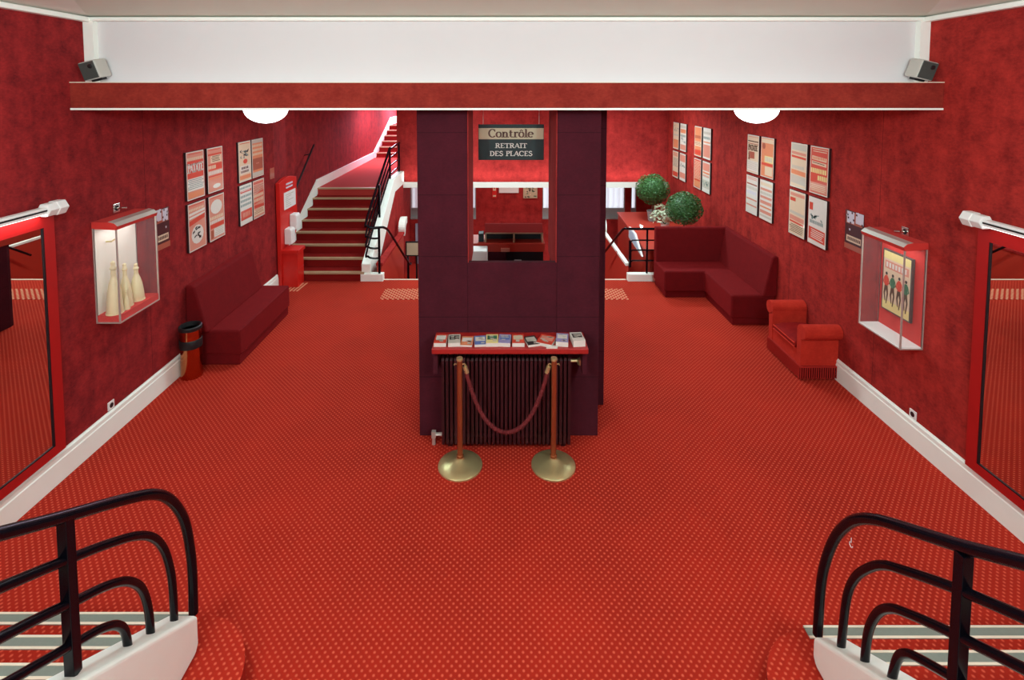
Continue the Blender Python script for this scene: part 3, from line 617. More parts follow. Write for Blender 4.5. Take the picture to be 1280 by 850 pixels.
# glossy notices beside the cases
def notice(label, x, s, y0, y1, z0, z1):
    t = thing('glossy_sign', label, 'notice', (x, (y0+y1)/2, z0), 'glossy photo notices beside the cases')
    B = lambda a, c: (min(a, c), max(a, c))
    MB().box(*B(x, x+s*.006), y0, y1, z0, z1).build('panel', M['glsM'], t)
    b = MB(); xx = x+s*.0065; W = y1-y0; H = z1-z0; random.seed(5)
    def q(u0, u1, v0, v1, mi, k=0):
        b.quad((xx+s*k*.0004, y0+u0*W, z0+v0*H), (xx+s*k*.0004, y0+u1*W, z0+v0*H), (xx+s*k*.0004, y0+u1*W, z0+v1*H), (xx+s*k*.0004, y0+u0*W, z0+v1*H), mi)
    q(.05, .95, .66, .98, 0); q(.0, .42, .72, 1, 1, 1); q(.5, .9, .68, .98, 1, 1); q(.1, .9, .2, .36, 2, 1); q(0, 1, 0, .14, 3, 1)  # pale upper blocks are window reflections drawn into the print
    for i in range(14):
        u, v = random.uniform(0, .9), random.uniform(.45, .98); q(u, u+.08, v, v+.05, random.choice((4, 4, 1)), 2)
    for i in range(8): q(.14+.09*i, .2+.09*i, .24, .32, 4, 2)
    b.build('print', [M['glsB'], M['glsL'], M['glsC'], M['glsB'], M['glsM']], t)
notice('glossy dark red notice with painted white reflections between the white backed case and posters', XL, 1, 5.72, 5.95, 1.6, 2.06)
notice('glossy dark red notice with painted white reflections between the red lined case and posters', XR, -1, 5.6, 5.9, 1.6, 2.04)

# ------------------------------------------------------------------ posters
PW, PH = .37, .595
def poster(label, group, side, yc, zc, bands, bg='C', word=None):
    rot = PI/2 if side < 0 else -PI/2; x = XL if side < 0 else XR
    t = thing('hanging_poster', label, 'poster', (x-side*.0, yc, zc-PH/2), group, rot)
    bk = MB().box(-PW/2, PW/2, -.03, 0, 0, PH).build('backing', M['frame'], t, local=True)
    b = MB(); mats = []; yy = -.0312
    G = 'gls'
    def mi(k):
        k = M[G+k]
        if k not in mats: mats.append(k)
        return mats.index(k)
    def q(u0, u1, v0, v1, c, lv=1, sl=0):
        y = yy-lv*.0003; X = lambda u: -PW/2+u*PW; Z = lambda v: PH*(1-v)
        b.quad((X(u0), y, Z(v1)), (X(u1), y, Z(v1)+sl*PH), (X(u1), y, Z(v0)+sl*PH), (X(u0), y, Z(v0)), mi(c))
    q(.0, 1, .0, 1, 'W', 0); q(.03, .97, .02, .98, bg, 1)
    rnd = random.Random(hash(label) % 999 if False else sum(map(ord, label)))
    for bi, bd in enumerate(bands):
        kind, v0, v1, c = bd[:4]; sl = bd[4] if len(bd) > 4 else 0; u0, u1 = bd[5] if len(bd) > 5 else (.05, .95)
        if kind == 'f': q(u0, u1, v0, v1, c, 2+bi*.5, sl)
        elif kind == 'l':                                   # lines of small unreadable type
            n = max(1, int((v1-v0)/.035))
            for i in range(n):
                a = v0+(v1-v0)*i/n; q(u0+rnd.uniform(0, .1), u1-rnd.uniform(0, .12), a, a+.016, c, 2.2+bi*.5, sl)
        elif kind == 'w':                                   # a row of heavy blocky type
            u = u0
            while u < u1-.05:
                w = rnd.uniform(.05, .09); q(u, min(u+w, u1), v0, v1, c, 2.2+bi*.5, sl); u += w+.025
        elif kind == 'o':
            y = yy-.0003*(2.2+bi*.5); n = 14; pts = [(-PW/2+((u0+u1)/2+(u1-u0)/2*math.cos(2*PI*k/n))*PW, y, PH*(1-(v0+v1)/2)+(v1-v0)/2*PH*math.sin(2*PI*k/n)) for k in range(n)]
            b.add(pts, [tuple(range(n))], mi(c))
        elif kind == 's':                                   # scribbled drawing
            for i in range(14):
                u, v = rnd.uniform(u0, u1-.12), rnd.uniform(v0, v1-.04); q(u, u+rnd.uniform(.05, .14), v, v+rnd.uniform(.015, .05), c, 2.3+bi*.5, rnd.uniform(-.04, .04))
    if word:
        wb_ = MB(); write(wb_, word[0], -PW/2+word[3]*PW, PW/2-word[3]*PW, PH*(1-word[2]), PH*(word[2]-word[1]), yy-.003, 0, .3, .2)
        wb_.build('lettering', M['gls'+word[4]], bk, local=True)
    b.build('print', mats, bk, local=True)
    return t
LT, LB, RT, RB = 2.345, 1.703, 2.405, 1.762
yA = (6.455, 6.905); yB = (7.705, 8.11); yC = (11.7, 11.235, 10.375, 9.925); yD = (8.09, 7.65); yE = (6.835, 6.39)
gA = 'posters above the long bench'
poster('red and cream bill reading PATATE above the long bench, upper row', gA, -1, yA[0], LT, [('l', .04, .1, 'R'), ('w', .12, .18, 'C'), ('f', .19, .55, 'R'), ('f', .56, .82, 'W'), ('l', .58, .8, 'T'), ('f', .84, .96, 'O')], 'P', ('PATATE', .25, .43, .06, 'W'))
poster('poster with white oval at its foot, above the long bench', gA, -1, yA[1], LT, [('l', .04, .09, 'R'), ('f', .13, .17, 'R'), ('f', .18, .34, 'C', 0, (.2, .9)), ('l', .19, .33, 'D', 0, (.24, .86)), ('f', .36, .5, 'R'), ('w', .39, .47, 'C', 0, (.06, .52)), ('w', .52, .6, 'W'), ('f', .62, .65, 'R'), ('f', .67, .7, 'O'), ('f', .72, .95, 'P'), ('o', .82, .92, 'W', 0, (.3, .8))], 'P')
poster('poster with slanted stripes and a scribbled white bubble above the bench', gA, -1, yA[0], LB, [('l', .04, .1, 'R'), ('w', .12, .17, 'C', .02), ('f', .2, .25, 'W', .03), ('f', .28, .32, 'W', .03), ('f', .36, .46, 'R', .08), ('o', .48, .88, 'W', 0, (.14, .84)), ('s', .52, .84, 'K', 0, (.2, .8))], 'P')
poster('pink poster with large pale oval at top, lower row above the bench', gA, -1, yA[1], LB, [('l', .04, .08, 'R'), ('o', .1, .42, 'W', 0, (.1, .85)), ('w', .46, .53, 'C'), ('w', .55, .62, 'W'), ('f', .63, .72, 'R'), ('f', .74, .93, 'W', 0, (.28, .95)), ('l', .76, .92, 'G', 0, (.32, .92)), ('f', .76, .95, 'B', 0, (.08, .24))], 'P')
gB = 'posters between the bench and the red stand'
poster('cream poster with dark figures over an orange patch, near the red stand', gB, -1, yB[0], LT, [('l', .04, .1, 'R'), ('s', .16, .4, 'K', 0, (.1, .85)), ('s', .2, .42, 'T', 0, (.1, .85)), ('o', .44, .56, 'R', 0, (.35, .7)), ('f', .6, .8, 'W', 0, (.1, .9)), ('w', .63, .69, 'K', 0, (.2, .8)), ('w', .72, .78, 'D', 0, (.15, .85)), ('f', .84, .94, 'O')], 'C')
poster('brownish orange poster with three tan lines of type, near the red stand', gB, -1, yB[1], LT, [('f', .1, .98, 'O'), ('w', .14, .2, 'C'), ('w', .25, .31, 'C'), ('w', .36, .42, 'C'), ('f', .5, .8, 'B'), ('w', .62, .65, 'P', 0, (.35, .6)), ('f', .86, .97, 'G')], 'G')
poster('white poster with grey type rows and an orange block below', gB, -1, yB[0], LB, [('w', .05, .1, 'T'), ('f', .14, .2, 'R'), ('l', .15, .19, 'W'), ('w', .26, .32, 'T'), ('w', .37, .43, 'T'), ('w', .48, .54, 'T'), ('f', .64, .88, 'R'), ('w', .7, .82, 'P', 0, (.2, .8))], 'W')
poster('pink poster with slanted cream script across red, near the red stand', gB, -1, yB[1], LB, [('f', .05, .1, 'R'), ('l', .14, .34, 'B'), ('f', .36, .62, 'R', .06), ('w', .38, .46, 'C', .03), ('w', .5, .58, 'C', .03), ('f', .64, .72, 'R', -.03), ('f', .76, .92, 'C'), ('l', .78, .9, 'B')], 'P')
gE = 'posters above the fringed settee'
poster('grey and pink poster with slanted bands, upper row above the settee', gE, 1, yE[0], RT, [('f', .03, .16, 'G'), ('f', .19, .25, 'P', -.02), ('f', .28, .33, 'R', -.02), ('w', .4, .47, 'C', -.01, (.2, .85)), ('w', .5, .57, 'G', -.01, (.1, .9)), ('f', .6, .7, 'O', -.02), ('f', .72, .9, 'G', -.02)], 'C')
poster('orange poster with rows of bold cream type above the settee', gE, 1, yE[1], RT, [('f', .03, .97, 'R'), ('l', .05, .14, 'C'), ('f', .2, .28, 'C', -.02, (.1, .9)), ('w', .21, .26, 'O', -.02, (.14, .86)), ('f', .31, .38, 'C', -.02, (.1, .9)), ('l', .33, .37, 'D', -.02, (.14, .86)), ('w', .46, .56, 'Y', 0, (.06, .95)), ('w', .6, .7, 'Y', 0, (.45, .95)), ('f', .76, .96, 'P'), ('l', .8, .95, 'C')], 'O')
poster('cream poster with thin pink stripes, lower row above the settee', gE, 1, yE[0], RB, [('f', .05, .12, 'P'), ('f', .16, .24, 'R', 0, (.05, .4)), ('f', .46, .52, 'G', -.02), ('f', .56, .66, 'P', -.02), ('f', .68, .72, 'R', -.02), ('l', .76, .95, 'D', -.01)], 'C')
poster('white poster with a red lower block of type above the settee', gE, 1, yE[1], RB, [('f', .12, .28, 'R', 0, (.05, .25)), ('s', .36, .48, 'T', 0, (.1, .9)), ('w', .48, .55, 'T', -.02, (.1, .85)), ('f', .64, .9, 'R', -.02), ('l', .68, .88, 'W', -.02, (.15, .9))], 'W')
gD = 'posters above the corner sofa'
poster('pale bill with tall narrow type over a brown square, above the corner sofa', gD, 1, yD[0], RT, [('l', .04, .1, 'P'), ('f', .15, .18, 'D'), ('f', .22, .24, 'B'), ('f', .44, .62, 'B', 0, (.2, .65)), ('s', .4, .66, 'P', 0, (.1, .3)), ('f', .68, .95, 'W'), ('l', .7, .92, 'G')], 'C', ('PATATE', .26, .4, .1, 'D'))
poster('cream and orange poster with a yellow green block, above the corner sofa', gD, 1, yD[1], RT, [('f', .04, .14, 'C'), ('f', .17, .3, 'O', -.02), ('o', .14, .3, 'B', 0, (.1, .35)), ('o', .36, .48, 'O', 0, (.35, .9)), ('f', .46, .62, 'Y', 0, (.3, .95)), ('w', .48, .6, 'G', 0, (.35, .9)), ('f', .64, .7, 'R'), ('f', .72, .94, 'C', 0, (.35, .92))], 'O')
poster('whitish poster with faint pink stripes, lower row above the corner sofa', gD, 1, yD[0], RB, [('l', .04, .12, 'P'), ('f', .2, .24, 'B'), ('w', .28, .36, 'G'), ('w', .4, .48, 'L'), ('f', .6, .64, 'P'), ('f', .76, .8, 'P')], 'W')
poster('pale poster with five pink bars, lower row above the corner sofa', gD, 1, yD[1], RB, [('f', .06, .14, 'C'), ('f', .2, .26, 'P'), ('w', .3, .36, 'G'), ('f', .4, .46, 'P'), ('f', .52, .6, 'P'), ('f', .66, .7, 'O'), ('f', .76, .84, 'P'), ('f', .88, .93, 'G')], 'W')
gC = 'posters beyond the topiary'
names = ['pale poster with grey dots and orange foot, farthest pair by the topiary', 'poster with orange upper stripe and grey middle, farthest pair by the topiary', 'orange poster with one cream stripe beyond the corner sofa',
         'whitish poster with pink lower half beyond the corner sofa', 'cream poster with grey type and red foot, lowest row farthest away', 'pink poster with pale centre, lower row farthest pair',
         'red poster with many cream lines beyond the corner sofa', 'pale poster with pink head and grey foot beyond the corner sofa']
bandsC = [[('s', .1, .4, 'T'), ('f', .44, .5, 'G'), ('f', .64, .95, 'O')], [('f', .06, .16, 'G'), ('f', .2, .34, 'O'), ('w', .4, .48, 'T'), ('s', .5, .7, 'T'), ('f', .76, .95, 'P')],
          [('f', .03, .97, 'O'), ('w', .3, .4, 'B'), ('f', .5, .66, 'C'), ('l', .52, .64, 'B'), ('f', .78, .95, 'R')], [('f', .12, .2, 'G'), ('w', .28, .36, 'T'), ('f', .44, .48, 'O'), ('f', .54, .94, 'P')],
          [('l', .06, .2, 'R'), ('l', .26, .6, 'T'), ('f', .78, .95, 'R')], [('f', .05, .3, 'P'), ('o', .32, .6, 'W'), ('s', .4, .5, 'T'), ('f', .7, .9, 'P')],
          [('f', .03, .97, 'R'), ('l', .08, .7, 'C'), ('f', .74, .95, 'O')], [('f', .05, .3, 'P'), ('f', .34, .4, 'O'), ('w', .44, .5, 'P'), ('f', .6, .86, 'G'), ('s', .62, .8, 'T')]]
for i in range(8):
    poster(names[i], gC, 1, yC[i % 4 if i < 4 else i-4], RT-.025 if i < 4 else RB-.03, bandsC[i], 'C' if i in (0, 2, 4) else 'W')

# ------------------------------------------------------------------ mirrors with light bars
def mirror(label, x, s, y0, y1, z0, z1, capy):
    t = thing('wall_mirror', label, 'mirror', (x, (y0+y1)/2, z0), 'big red framed mirrors')
    B = lambda a, c: (min(a, c), max(a, c)); fw = .1
    f = MB()
    f.box(*B(x, x+s*.06), y0, y1, z1-fw, z1).box(*B(x, x+s*.06), y0, y1, z0, z0+fw*.8).box(*B(x, x+s*.06), y0, y0+fw, z0+fw*.8, z1-fw).box(*B(x, x+s*.06), y1-fw, y1, z0+fw*.8, z1-fw)
    f.build('frame', M['redpaint'], t)
    MB().box(*B(x, x+s*.05), y0+fw*.9, y1-fw*.9, z0+.07, z1-.09).build('mirror_glass', M['mirror'], t)
    i = MB()
    i.box(*B(x+s*.05, x+s*.058), y1-fw-.014, y1-fw, z0+.08, z1-fw).box(*B(x+s*.05, x+s*.058), y0+fw, y1-fw, z0+.08, z0+.09).build('inner_edge', M['dark'], t)
def lightbar(label, x, s, y0, y1, z):
    t = thing('picture_light', label, 'lamp', (x, (y0+y1)/2, z), 'white light bars over the mirrors')
    B = lambda a, c: (min(a, c), max(a, c))
    MB().box(*B(x+s*.07, x+s*.13), y0, y1-.06, z, z+.055).build('rail', M['white'], t, bevel=.008)
    MB().box(*B(x+s*.131, x+s*.133), y0, y1-.12, z+.022, z+.036).build('slot', M['blackdull'], t)
    MB().box(*B(x+s*.075, x+s*.125), y0, y1-.1, z-.0015, z).build('diffuser', M['picture_light'], t)
    for ya, yb, ex in ((y1-.12, y1-.02, .015), (y1-.03, y1+.06, .022)):
        h = MB(); cx, cz = x+s*.1, z+.028
        h.prism([(cx+(.045+ex)*math.cos(math.radians(a)), cz+(.045+ex)*math.sin(math.radians(a))) for a in range(0, 360, 60)], 1, ya, yb); h.build('end_cap', M['white'], t, bevel=.006)
    MB().box(*B(x, x+s*.08), y1-.2, y1-.16, z, z+.03).build('arm', M['white'], t)
mirror('big red framed mirror on the bench wall', XL, 1, 3.1, 4.36, .29, 2.36, 4.4)
mirror('big red framed mirror on the settee wall', XR, -1, 3.02, 4.19, .265, 2.29, 4.28)
lightbar('white light bar with faceted end over the bench wall mirror', XL, 1, 3.14, 4.34, 2.385)
lightbar('white light bar with faceted end over the settee wall mirror', XR, -1, 3.06, 4.2, 2.32)

# ------------------------------------------------------------------ speakers and ceiling lamps
def speaker(label, x, y, z, s):
    t = thing('speaker', label, 'speaker', (x, y, z), 'speakers on the beam ledge', s*math.radians(22))
    b = MB(); b.prism([(-.08, 0), (.08, 0), (.08, .17), (-.08, .17)], 1, -.045, .1)
    o1 = b.build('case', M['speaker_side'], t, local=True, bevel=.012)
    o2 = MB().box(-.072, .072, -.052, -.044, .008, .162).build('grille', M['speaker'], t, local=True, bevel=.004)
    o3 = MB().lathe([(.022, 0), (.02, .004), (.004, .006)], (0, 0, 0), 12).build('driver', M['blackdull'], t, local=True); o3.rotation_euler = (PI/2, 0, 0); o3.location = (.03, -.052, .12)
    o4 = MB().box(-.05, .05, .0, .06, -.02, .0).build('foot', M['blackdull'], t, local=True)
    t.rotation_euler = (math.radians(10), s*math.radians(13), s*math.radians(3))
    return t
speaker('small speaker on the beam ledge at the bench wall end', -3.72, 4.78, 3.505, -1)
speaker('small speaker on the beam ledge at the settee wall end', 3.81, 4.76, 3.505, 1)
def ceiling_lamp(label, x, y):
    t = thing('ceiling_lamp', label, 'lamp', (x, y, CZ), 'round ceiling lamps behind the beam')
    MB().lathe([(.2, .02), (.215, .02), (.215, -.02), (.2, -.02)], (x, y, CZ), 32).build('ring', M['white'], t, smooth=True)
    MB().lathe([(.212, -.015)]+[(.212*math.cos(a*PI/16), -.015-.15*math.sin(a*PI/16)) for a in range(1, 8)]+[(.004, -.166)], (x, y, CZ), 32).build('globe', M['glow'], t, smooth=True)
ceiling_lamp('glowing white dome lamp under the low ceiling, on the bench side', -2.42, 5.32)
ceiling_lamp('glowing white dome lamp under the low ceiling, on the sofa side', 2.6, 5.32)
tb = thing('strip_light', 'hidden white light strip in the trough behind the beam', 'lamp', (0, 4.8, 3.33))
MB().tube([(-3.75, 4.79, 3.34), (3.83, 4.79, 3.34)], .018, 10).build('tube', M['tube'], tb, smooth=True)
MB().box(-3.78, 3.86, 4.77, 4.81, 3.31, 3.325).build('batten', M['white'], tb)

# ------------------------------------------------------------------ red stand by the stairs
sd = thing('information_stand', 'tall bright red notice stand with white dispensers by the stairs', 'stand', (-3.75, 9.0, 0))
pn = [(8.76, 0), (8.76, 1.82)]+[(8.76+.73*k/8, 1.82+.06*math.sin(PI*k/8)) for k in range(1, 8)]+[(9.49, 1.82), (9.49, .9), (9.3, .66), (9.08, .66), (9.08, 0)]
MB().prism(pn, 0, -3.86, -3.79).build('panel', M['redbright'], sd, bevel=.006)
MB().box(-3.8, -3.5, 8.77, 9.08, .6, .66).build('ledge', M['redbright'], sd, bevel=.004)
MB().box(-3.8, -3.53, 8.8, 9.07, 0, .6).box(-3.53, -3.525, 8.8, 9.07, .3, .31).build('cabinet', M['redbright'], sd, bevel=.004)
MB().box(-3.79, -3.785, 8.92, 9.42, 1.32, 1.62).build('notice', M['white'], sd)
b = MB(); random.seed(9)
for i in range(7): b.box(-3.786, -3.784, 8.98, 9.1+random.random()*.25, 1.36+i*.034, 1.37+i*.034)
b.build('print_lines', M['inkG'], sd)
MB().box(-3.79, -3.785, 9.02, 9.3, 1.74, 1.77).box(-3.79, -3.785, 9.02, 9.3, 1.68, 1.71).build('label_strip', M['inkL'], sd)
for i, (y, zz) in enumerate(((9.22, 1.06), (8.98, .86))):
    p = [(-3.79, zz-.14), (-3.66, zz-.14), (-3.66, zz+.1), (-3.68, zz+.14), (-3.79, zz+.14)]
    o = MB().prism(p, 1, y-.09, y+.09).build('dispenser', M['white'], bevel=.02, seg=3); tag(o, ('upper' if i == 0 else 'lower')+' of the two white dispensers on the bright red stand', 'dispenser', 'white dispensers on the red stand')
o = MB().box(XL, XL+.006, 8.58, 8.74, 1.92, 2.1).build('wall_plaque', M['glsB']); tag(o, 'faint brown plaque on the wall above the red stand', 'plaque')
b = MB()
# ------------------------------------------------------------------ counter with plants
dk = thing('reception_counter', 'long red counter with topiary plants behind the corner sofa', 'counter', (3.3, 10.7, -1.2))
MB().prism([(2.62, 9.3), (3.93, 9.3), (3.93, 12.25), (2.76, 12.25)], 2, -1.2, .46).build('body', M['redcounter'], dk)
MB().prism([(2.6, 9.28), (3.94, 9.28), (3.94, 12.28), (2.74, 12.28)], 2, .46, .5).build('top', M['redcounter'], dk, bevel=.006)
def topiary(label, x, y, z, r, potm, seed, h):
    t = thing('topiary', label, 'plant', (x, y, z), 'ball topiaries on the red counter')
    MB().lathe([(.085, 0), (.11, .2), (.118, .205), (.118, .225), (.1, .225), (.09, .19)], (x, y, z), 20).build('pot', potm, t, smooth=True)
    MB().tube([(x, y, z+.18), (x+.01, y, z+h-r*.5)], .014, 8).build('trunk', M['trunk'], t, smooth=True)
    rnd = random.Random(seed); b = MB(); c = Vector((x, y, z+h))
    for k in range(3600):
        d = Vector((rnd.gauss(0, 1), rnd.gauss(0, 1), rnd.gauss(0, 1))).normalized()
        rad = r*(1-.22*rnd.random()**2)*(1+.05*math.sin(7*d.x+seed)*math.sin(6*d.z))
        p = c+Vector((d.x*rad, d.y*rad, d.z*rad*.92)); n = (d+.7*Vector((rnd.gauss(0, 1), rnd.gauss(0, 1), rnd.gauss(0, 1)))).normalized()
        e1 = n.cross(Vector((.3, .5, .8))).normalized(); e2 = n.cross(e1); s = rnd.uniform(.012, .024)
        b.add([p-e1*s, p+e2*s*.5, p+e1*s, p-e2*s*.5], [(0, 1, 2, 3)])
    b.lathe([(r*.78*math.sin(PI*k/10)+.001, -r*.72*math.cos(PI*k/10)) for k in range(11)], (x, y, z+h), 14)
    b.build('foliage', M['leaf'], t)
topiary('green ball topiary in grey pot at the far end of the counter', 3.34, 11.45, .5, .37, M['grey'], 3, .71)
topiary('green ball topiary just behind the corner sofa back', 3.4, 9.62, .5, .335, M['white'], 11, .7)
wp_ = thing('potted_plant', 'pale leafed plant in white pot between the two topiaries', 'plant', (3.36, 10.6, .5))
MB().lathe([(.07, 0), (.09, .15), (.095, .16), (.08, .16), (.075, .13)], (3.36, 10.6, .5), 18).build('pot', M['white'], wp_, smooth=True)
rnd = random.Random(4); b = MB(); s_ = MB()
for k in range(340):
    d = Vector((rnd.gauss(0, 1), rnd.gauss(0, 1), abs(rnd.gauss(0, 1))+.2)).normalized(); p = Vector((3.3, 10.6, .66))+Vector((d.x*.27, d.y*.25, d.z*.42))*rnd.uniform(.5, 1)
    n = (d+.6*Vector((rnd.gauss(0, 1), rnd.gauss(0, 1), rnd.gauss(0, 1)))).normalized(); e1 = n.cross(Vector((.3, .5, .8))).normalized(); e2 = n.cross(e1); s = rnd.uniform(.02, .045)
    b.add([p-e1*s, p+e2*s*.6, p+e1*s, p-e2*s*.6], [(0, 1, 2, 3)])
for k in range(9): s_.tube([(3.36, 10.6, .63), (3.3+.2*math.cos(k), 10.6+.2*math.sin(k), .9)], .005, 5)
b.build('foliage', M['paleleaf'], wp_); s_.build('stem', M['leaf'], wp_)
dp = thing('leaflet_display', 'pale blue and white panel leaning at the counter edge by the railing', 'display', (2.58, 9.9, .5))
MB().prism([(9.42, .34), (10.4, .42), (10.4, .64), (9.95, .63)], 0, 2.565, 2.6).build('backing', M['white'], dp)
MB().prism([(9.56, .38), (10.36, .44), (10.36, .62), (9.98, .61)], 0, 2.56, 2.565).build('face', M['bluewhite'], dp)
sl = thing('spotlight', 'tiny lit spotlight clamped on the railing by the counter', 'lamp', (2.47, 9.14, .95))
MB().tube([(2.47, 9.14, .955), (2.47, 9.14, .975)], .012, 8).tube([(2.47, 9.18, .985), (2.47, 9.11, .985)], .022, 12).build('housing', M['white'], sl)
MB().lathe([(.02, 0), (.018, .012), (.004, .018)], (0, 0, 0), 12).build('lens', M['spot'], sl, local=True)
bpy.data.objects['lens'].location = (0, -.03, .035); bpy.data.objects['lens'].rotation_euler = (PI/2, 0, 0)
ds = thing('notice_easel', 'beige notice board on dark metal legs in the entrance below', 'notice board', (-2.0, 11.6, -1.2))
MB().box(-2.2, -1.88, 11.6, 11.63, -.36, -.02).build('frame', M['dark'], ds)
MB().box(-2.17, -1.9, 11.592, 11.6, -.33, -.05).build('board', M['beige'], ds)
for x in (-2.15, -1.95): MB().box(x-.02, x+.02, 11.6, 11.64, -1.2, -.36).build('leg', M['dark'], ds)

# ------------------------------------------------------------------ foreground stairs and railings
NOSE = {-1: 3.03, 1: 2.95}; NT_ = .284; RZ = .165; NS = 10
def fstair(s, label, rl_label, lateral, ptsets, feetx):
    y1 = NOSE[s]; xi = s*1.76; xo = XL if s < 0 else XR
    t = thing('staircase', label, 'stairs', (s*2.8, y1, 0), 'red carpeted front stairs')
    b = MB(); B = lambda a, c: (min(a, c), max(a, c))
    for k in range(1, NS):
        b.box(*B(xi+s*.06, xo), y1-NT_*(k+1), y1-NT_*k, 0, RZ*(k+1)-.003)
    # first step with rounded end reaching around the foot of the stringer
    foot = [(xo, y1), (s*1.86, y1)]+[(s*(1.86-.42*math.sin(math.radians(a))), y1-.4+.4*math.cos(math.radians(a))) for a in range(10, 91, 10)]+[(s*1.40, y1-.8), (s*1.40, y1-2.2), (xo, y1-2.2)]
    b.prism(foot, 2, 0, RZ-.003); b.build('steps', M['carpet'], t)
    for k in range(NS):
        y = y1-NT_*k; z = RZ*(k+1); x0, x1 = B(xi+s*(.1 if k else .17 if s < 0 else .06), xo)
        n = MB(); n.box(x0, x1, y-.068, y+.004, z-.03, z+.001, 0); n.box(x0, x1, y-.068, y-.054, z, z+.004, 1); n.box(x0, x1, y-.006, y+.006, z-.03, z+.004, 1)
        n.build('nosing', [M['nosing'], M['nosing_edge']], t)
    sg_ = MB(); sl = .70; ys, zs = (2.83, .385) if s < 0 else (2.765, .325); ye = .3
    poly = [(ys-.03, .163), (ys, .2), (ys, zs-.02), (ys-.02, zs)]+[(ye, zs+(ys-ye)*sl), (ye, .163)]
    sg_.prism(poly, 0, *B(xi, xi+s*.17)); sg_.build('stringer', M['stringer'], t, bevel=.018, seg=3)
    r = thing('stair_railing', rl_label, 'railing', (s*1.84, ys, zs), 'black front stair railings')
    for i, (pts, rad) in enumerate(ptsets):
        last = pts[0]; nxt = pts[1]; d = ((last[0]-nxt[0]), (last[1]-nxt[1])); L = 1.6/abs(d[0])
        path = [(feetx, last[0]+d[0]*L, last[1]+d[1]*L)]+[(feetx, p[0], p[1]) for p in pts]
        pp = [Vector(path[0])]+smoothpath(path[1:], 5)
        MB().tube(pp, rad, 14).build('handrail' if i == 0 else 'rail', M['black'], r, smooth=True)
    return r
def sc(pts, k): return [(y*k, 3.4-(3.4-z)*k) for y, z in pts]
kl = 1.84/1.93
L1 = sc([(1.897, 1.70), (2.132, 1.555), (2.433, 1.376), (2.60, 1.272), (2.72, 1.19), (2.83, 1.09), (2.93, .95), (3.01, .77), (3.05, .55), (3.061, .38), (3.056, .14)], kl)
L2 = sc([(1.885, 1.493), (2.217, 1.303), (2.421, 1.18), (2.604, 1.055), (2.725, .936), (2.809, .792), (2.859, .612), (2.874, .445), (2.872, .26)], kl)
L3 = sc([(1.873, 1.3), (2.044, 1.202), (2.219, 1.094), (2.375, 1.0), (2.5, .905), (2.589, .80), (2.64, .696), (2.669, .561), (2.677, .40)], kl)
L4 = sc([(1.927, 1.074), (2.096, .972), (2.237, .885), (2.347, .815), (2.44, .733), (2.495, .638), (2.513, .5)], kl)
rL = fstair(-1, 'carpeted stairs with grey nosings under the bench wall mirror', 'black curved tubular railing on the stairs under the bench wall mirror', 0, [(L1, .026), (L2, .0205), (L3, .02), (L4, .019)], -1.84)
kr = 1.82/1.95
R1 = sc([(1.845, 1.634), (2.106, 1.461), (2.467, 1.24), (2.58, 1.165), (2.69, 1.075), (2.787, .964), (2.89, .79), (2.965, .58), (3.005, .37), (3.018, .04)], kr)
R2 = sc([(1.832, 1.43), (2.128, 1.25), (2.4, 1.065), (2.516, .977), (2.612, .87), (2.713, .714), (2.775, .528), (2.804, .2)], kr)
R3 = sc([(1.821, 1.238), (2.139, 1.035), (2.35, .89), (2.456, .805), (2.54, .69), (2.6, .52), (2.618, .3)], kr)
R4 = sc([(1.9, .99), (2.127, .845), (2.27, .75), (2.345, .69), (2.4, .6), (2.436, .42)], kr)
rR = fstair(1, 'carpeted stairs with grey nosings under the settee wall mirror', 'black curved tubular railing with a tiny white hook hanging from it', 0, [(R1, .026), (R2, .0205), (R3, .02), (R4, .019)], 1.82)
MB().box(-1.862, -1.818, 2.06, 2.105, .9, 1.62).build('post', M['black'], rL, bevel=.003)
MB().box(-1.862, -1.818, .9, .945, 1.6, 2.4).build('post', M['black'], rL, bevel=.003)
MB().box(1.798, 1.842, 1.92, 1.965, .86, 1.58).build('post', M['black'], rR, bevel=.003)
MB().box(1.798, 1.842, .8, .845, 1.6, 2.4).build('post', M['black'], rR, bevel=.003)
hk = [(1.82, 2.575, 1.07), (1.82, 2.575, 1.045)]+[(1.82+.012*math.sin(math.radians(a))*0, 2.575+.012*math.sin(math.radians(a)), 1.033-.0+.012*math.cos(math.radians(a))) for a in range(0, 300, 30)]
MB().tube(hk, .0022, 6).build('hook', M['white'], rR)
struct(MB().box(XL, XR, -3, .19, 1.5, 1.647).build('floor_upper', M['carpet']))

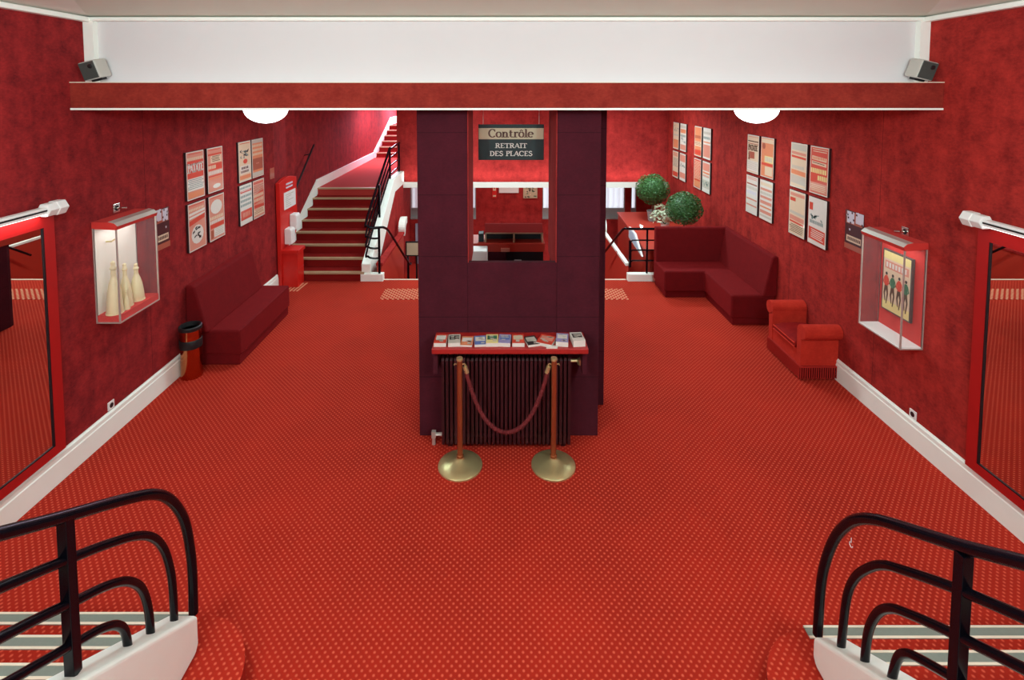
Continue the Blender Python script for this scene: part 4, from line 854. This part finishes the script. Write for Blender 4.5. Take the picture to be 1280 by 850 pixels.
# ------------------------------------------------------------------ lights
def area(name, loc, rot, sx, sy, power, col=(1, .93, .84), spread=180):
    l = bpy.data.lights.new(name, 'AREA'); l.shape = 'RECTANGLE'; l.size = sx; l.size_y = sy; l.energy = power; l.color = col; l.spread = math.radians(spread)
    o = bpy.data.objects.new(name, l); C.objects.link(o); o.location = loc; o.rotation_euler = rot; return o
COOL = (.74, .98, 1)  # cool tint of the added lights, offsets red bounce
def point(name, loc, power, r=.2, col=COOL):
    l = bpy.data.lights.new(name, 'POINT'); l.energy = power; l.shadow_soft_size = r; l.color = col
    o = bpy.data.objects.new(name, l); C.objects.link(o); o.location = loc; return o
for x, y in ((-1.9, 1.5), (1.95, 1.5), (-1.9, -1.2), (1.95, -1.2)):
    point('hall_fill', (x, y, 3.78), 205)  # unseen lights added to brighten ceiling, fascia and walls
for (x, y, p) in ((-2.4, 7.2, 38), (2.6, 7.4, 46), (.1, 9.4, 80), (2.6, 10.6, 85), (-.9, 10.9, 55), (-3.2, 9.6, 10)):
    area('low_ceiling_fill', (x, y, CZ-.005), (0, 0, 0), .5, .5, p, COOL)  # area lights without fittings, added to brighten the back of the hall
area('landing_light', (-3.3, 15.5, CZ-.01), (0, math.radians(-20), 0), .8, 2.0, 230, (.78, .74, 1))
area('landing_window_light', (-3.2, 19.0, CZ-.02), (0, 0, 0), 1.0, 1.2, 290, (.74, .72, 1))
area('entrance_light', (.5, 13.1, 1.45), (0, 0, 0), 3.0, .3, 14, (1, .95, .9))
l = bpy.data.lights.new('case_light', 'AREA')
for (x, y, z) in ((XL+.13, 5.11, 2.08), (XR-.12, 5.03, 1.9)):
    area('case_light', (x, y, z), (0, 0, 0), .1, .45, 1.0, (.9, .98, 1))
area('lintel_wash_light', (.6, 12.2, 1.26), (math.radians(160), 0, 0), 6.0, .12, 15, (1, .95, .95))
area('mirror_light', (XL+.1, 3.72, 2.375), (0, 0, 0), .04, 1.1, 3.2, (.9, .96, 1))
w = bpy.data.worlds.new('daylight'); bpy.context.scene.world = w; w.use_nodes = True
w.node_tree.nodes['Background'].inputs[0].default_value = (.86, .92, 1, 1); w.node_tree.nodes['Background'].inputs[1].default_value = 1.7

# ------------------------------------------------------------------ camera
cam = bpy.data.cameras.new('camera'); co = bpy.data.objects.new('camera', cam); C.objects.link(co)
cam.sensor_width = 36; cam.lens = 650/1280*36
co.location = (0, 0, 3.4); co.rotation_euler = (math.radians(90-3.5), 0, 0)
cam.shift_x = 12/1280; cam.shift_y = (152.76-425)/1280; cam.clip_start = .05
S = bpy.context.scene; S.camera = co
S.view_settings.view_transform = 'Standard'; S.view_settings.look = 'None'; S.view_settings.exposure = 0
S.cycles.max_bounces = 8; S.cycles.diffuse_bounces = 4; S.cycles.glossy_bounces = 4; S.cycles.transparent_max_bounces = 12
S.cycles.sample_clamp_indirect = 4; S.cycles.use_denoising = True
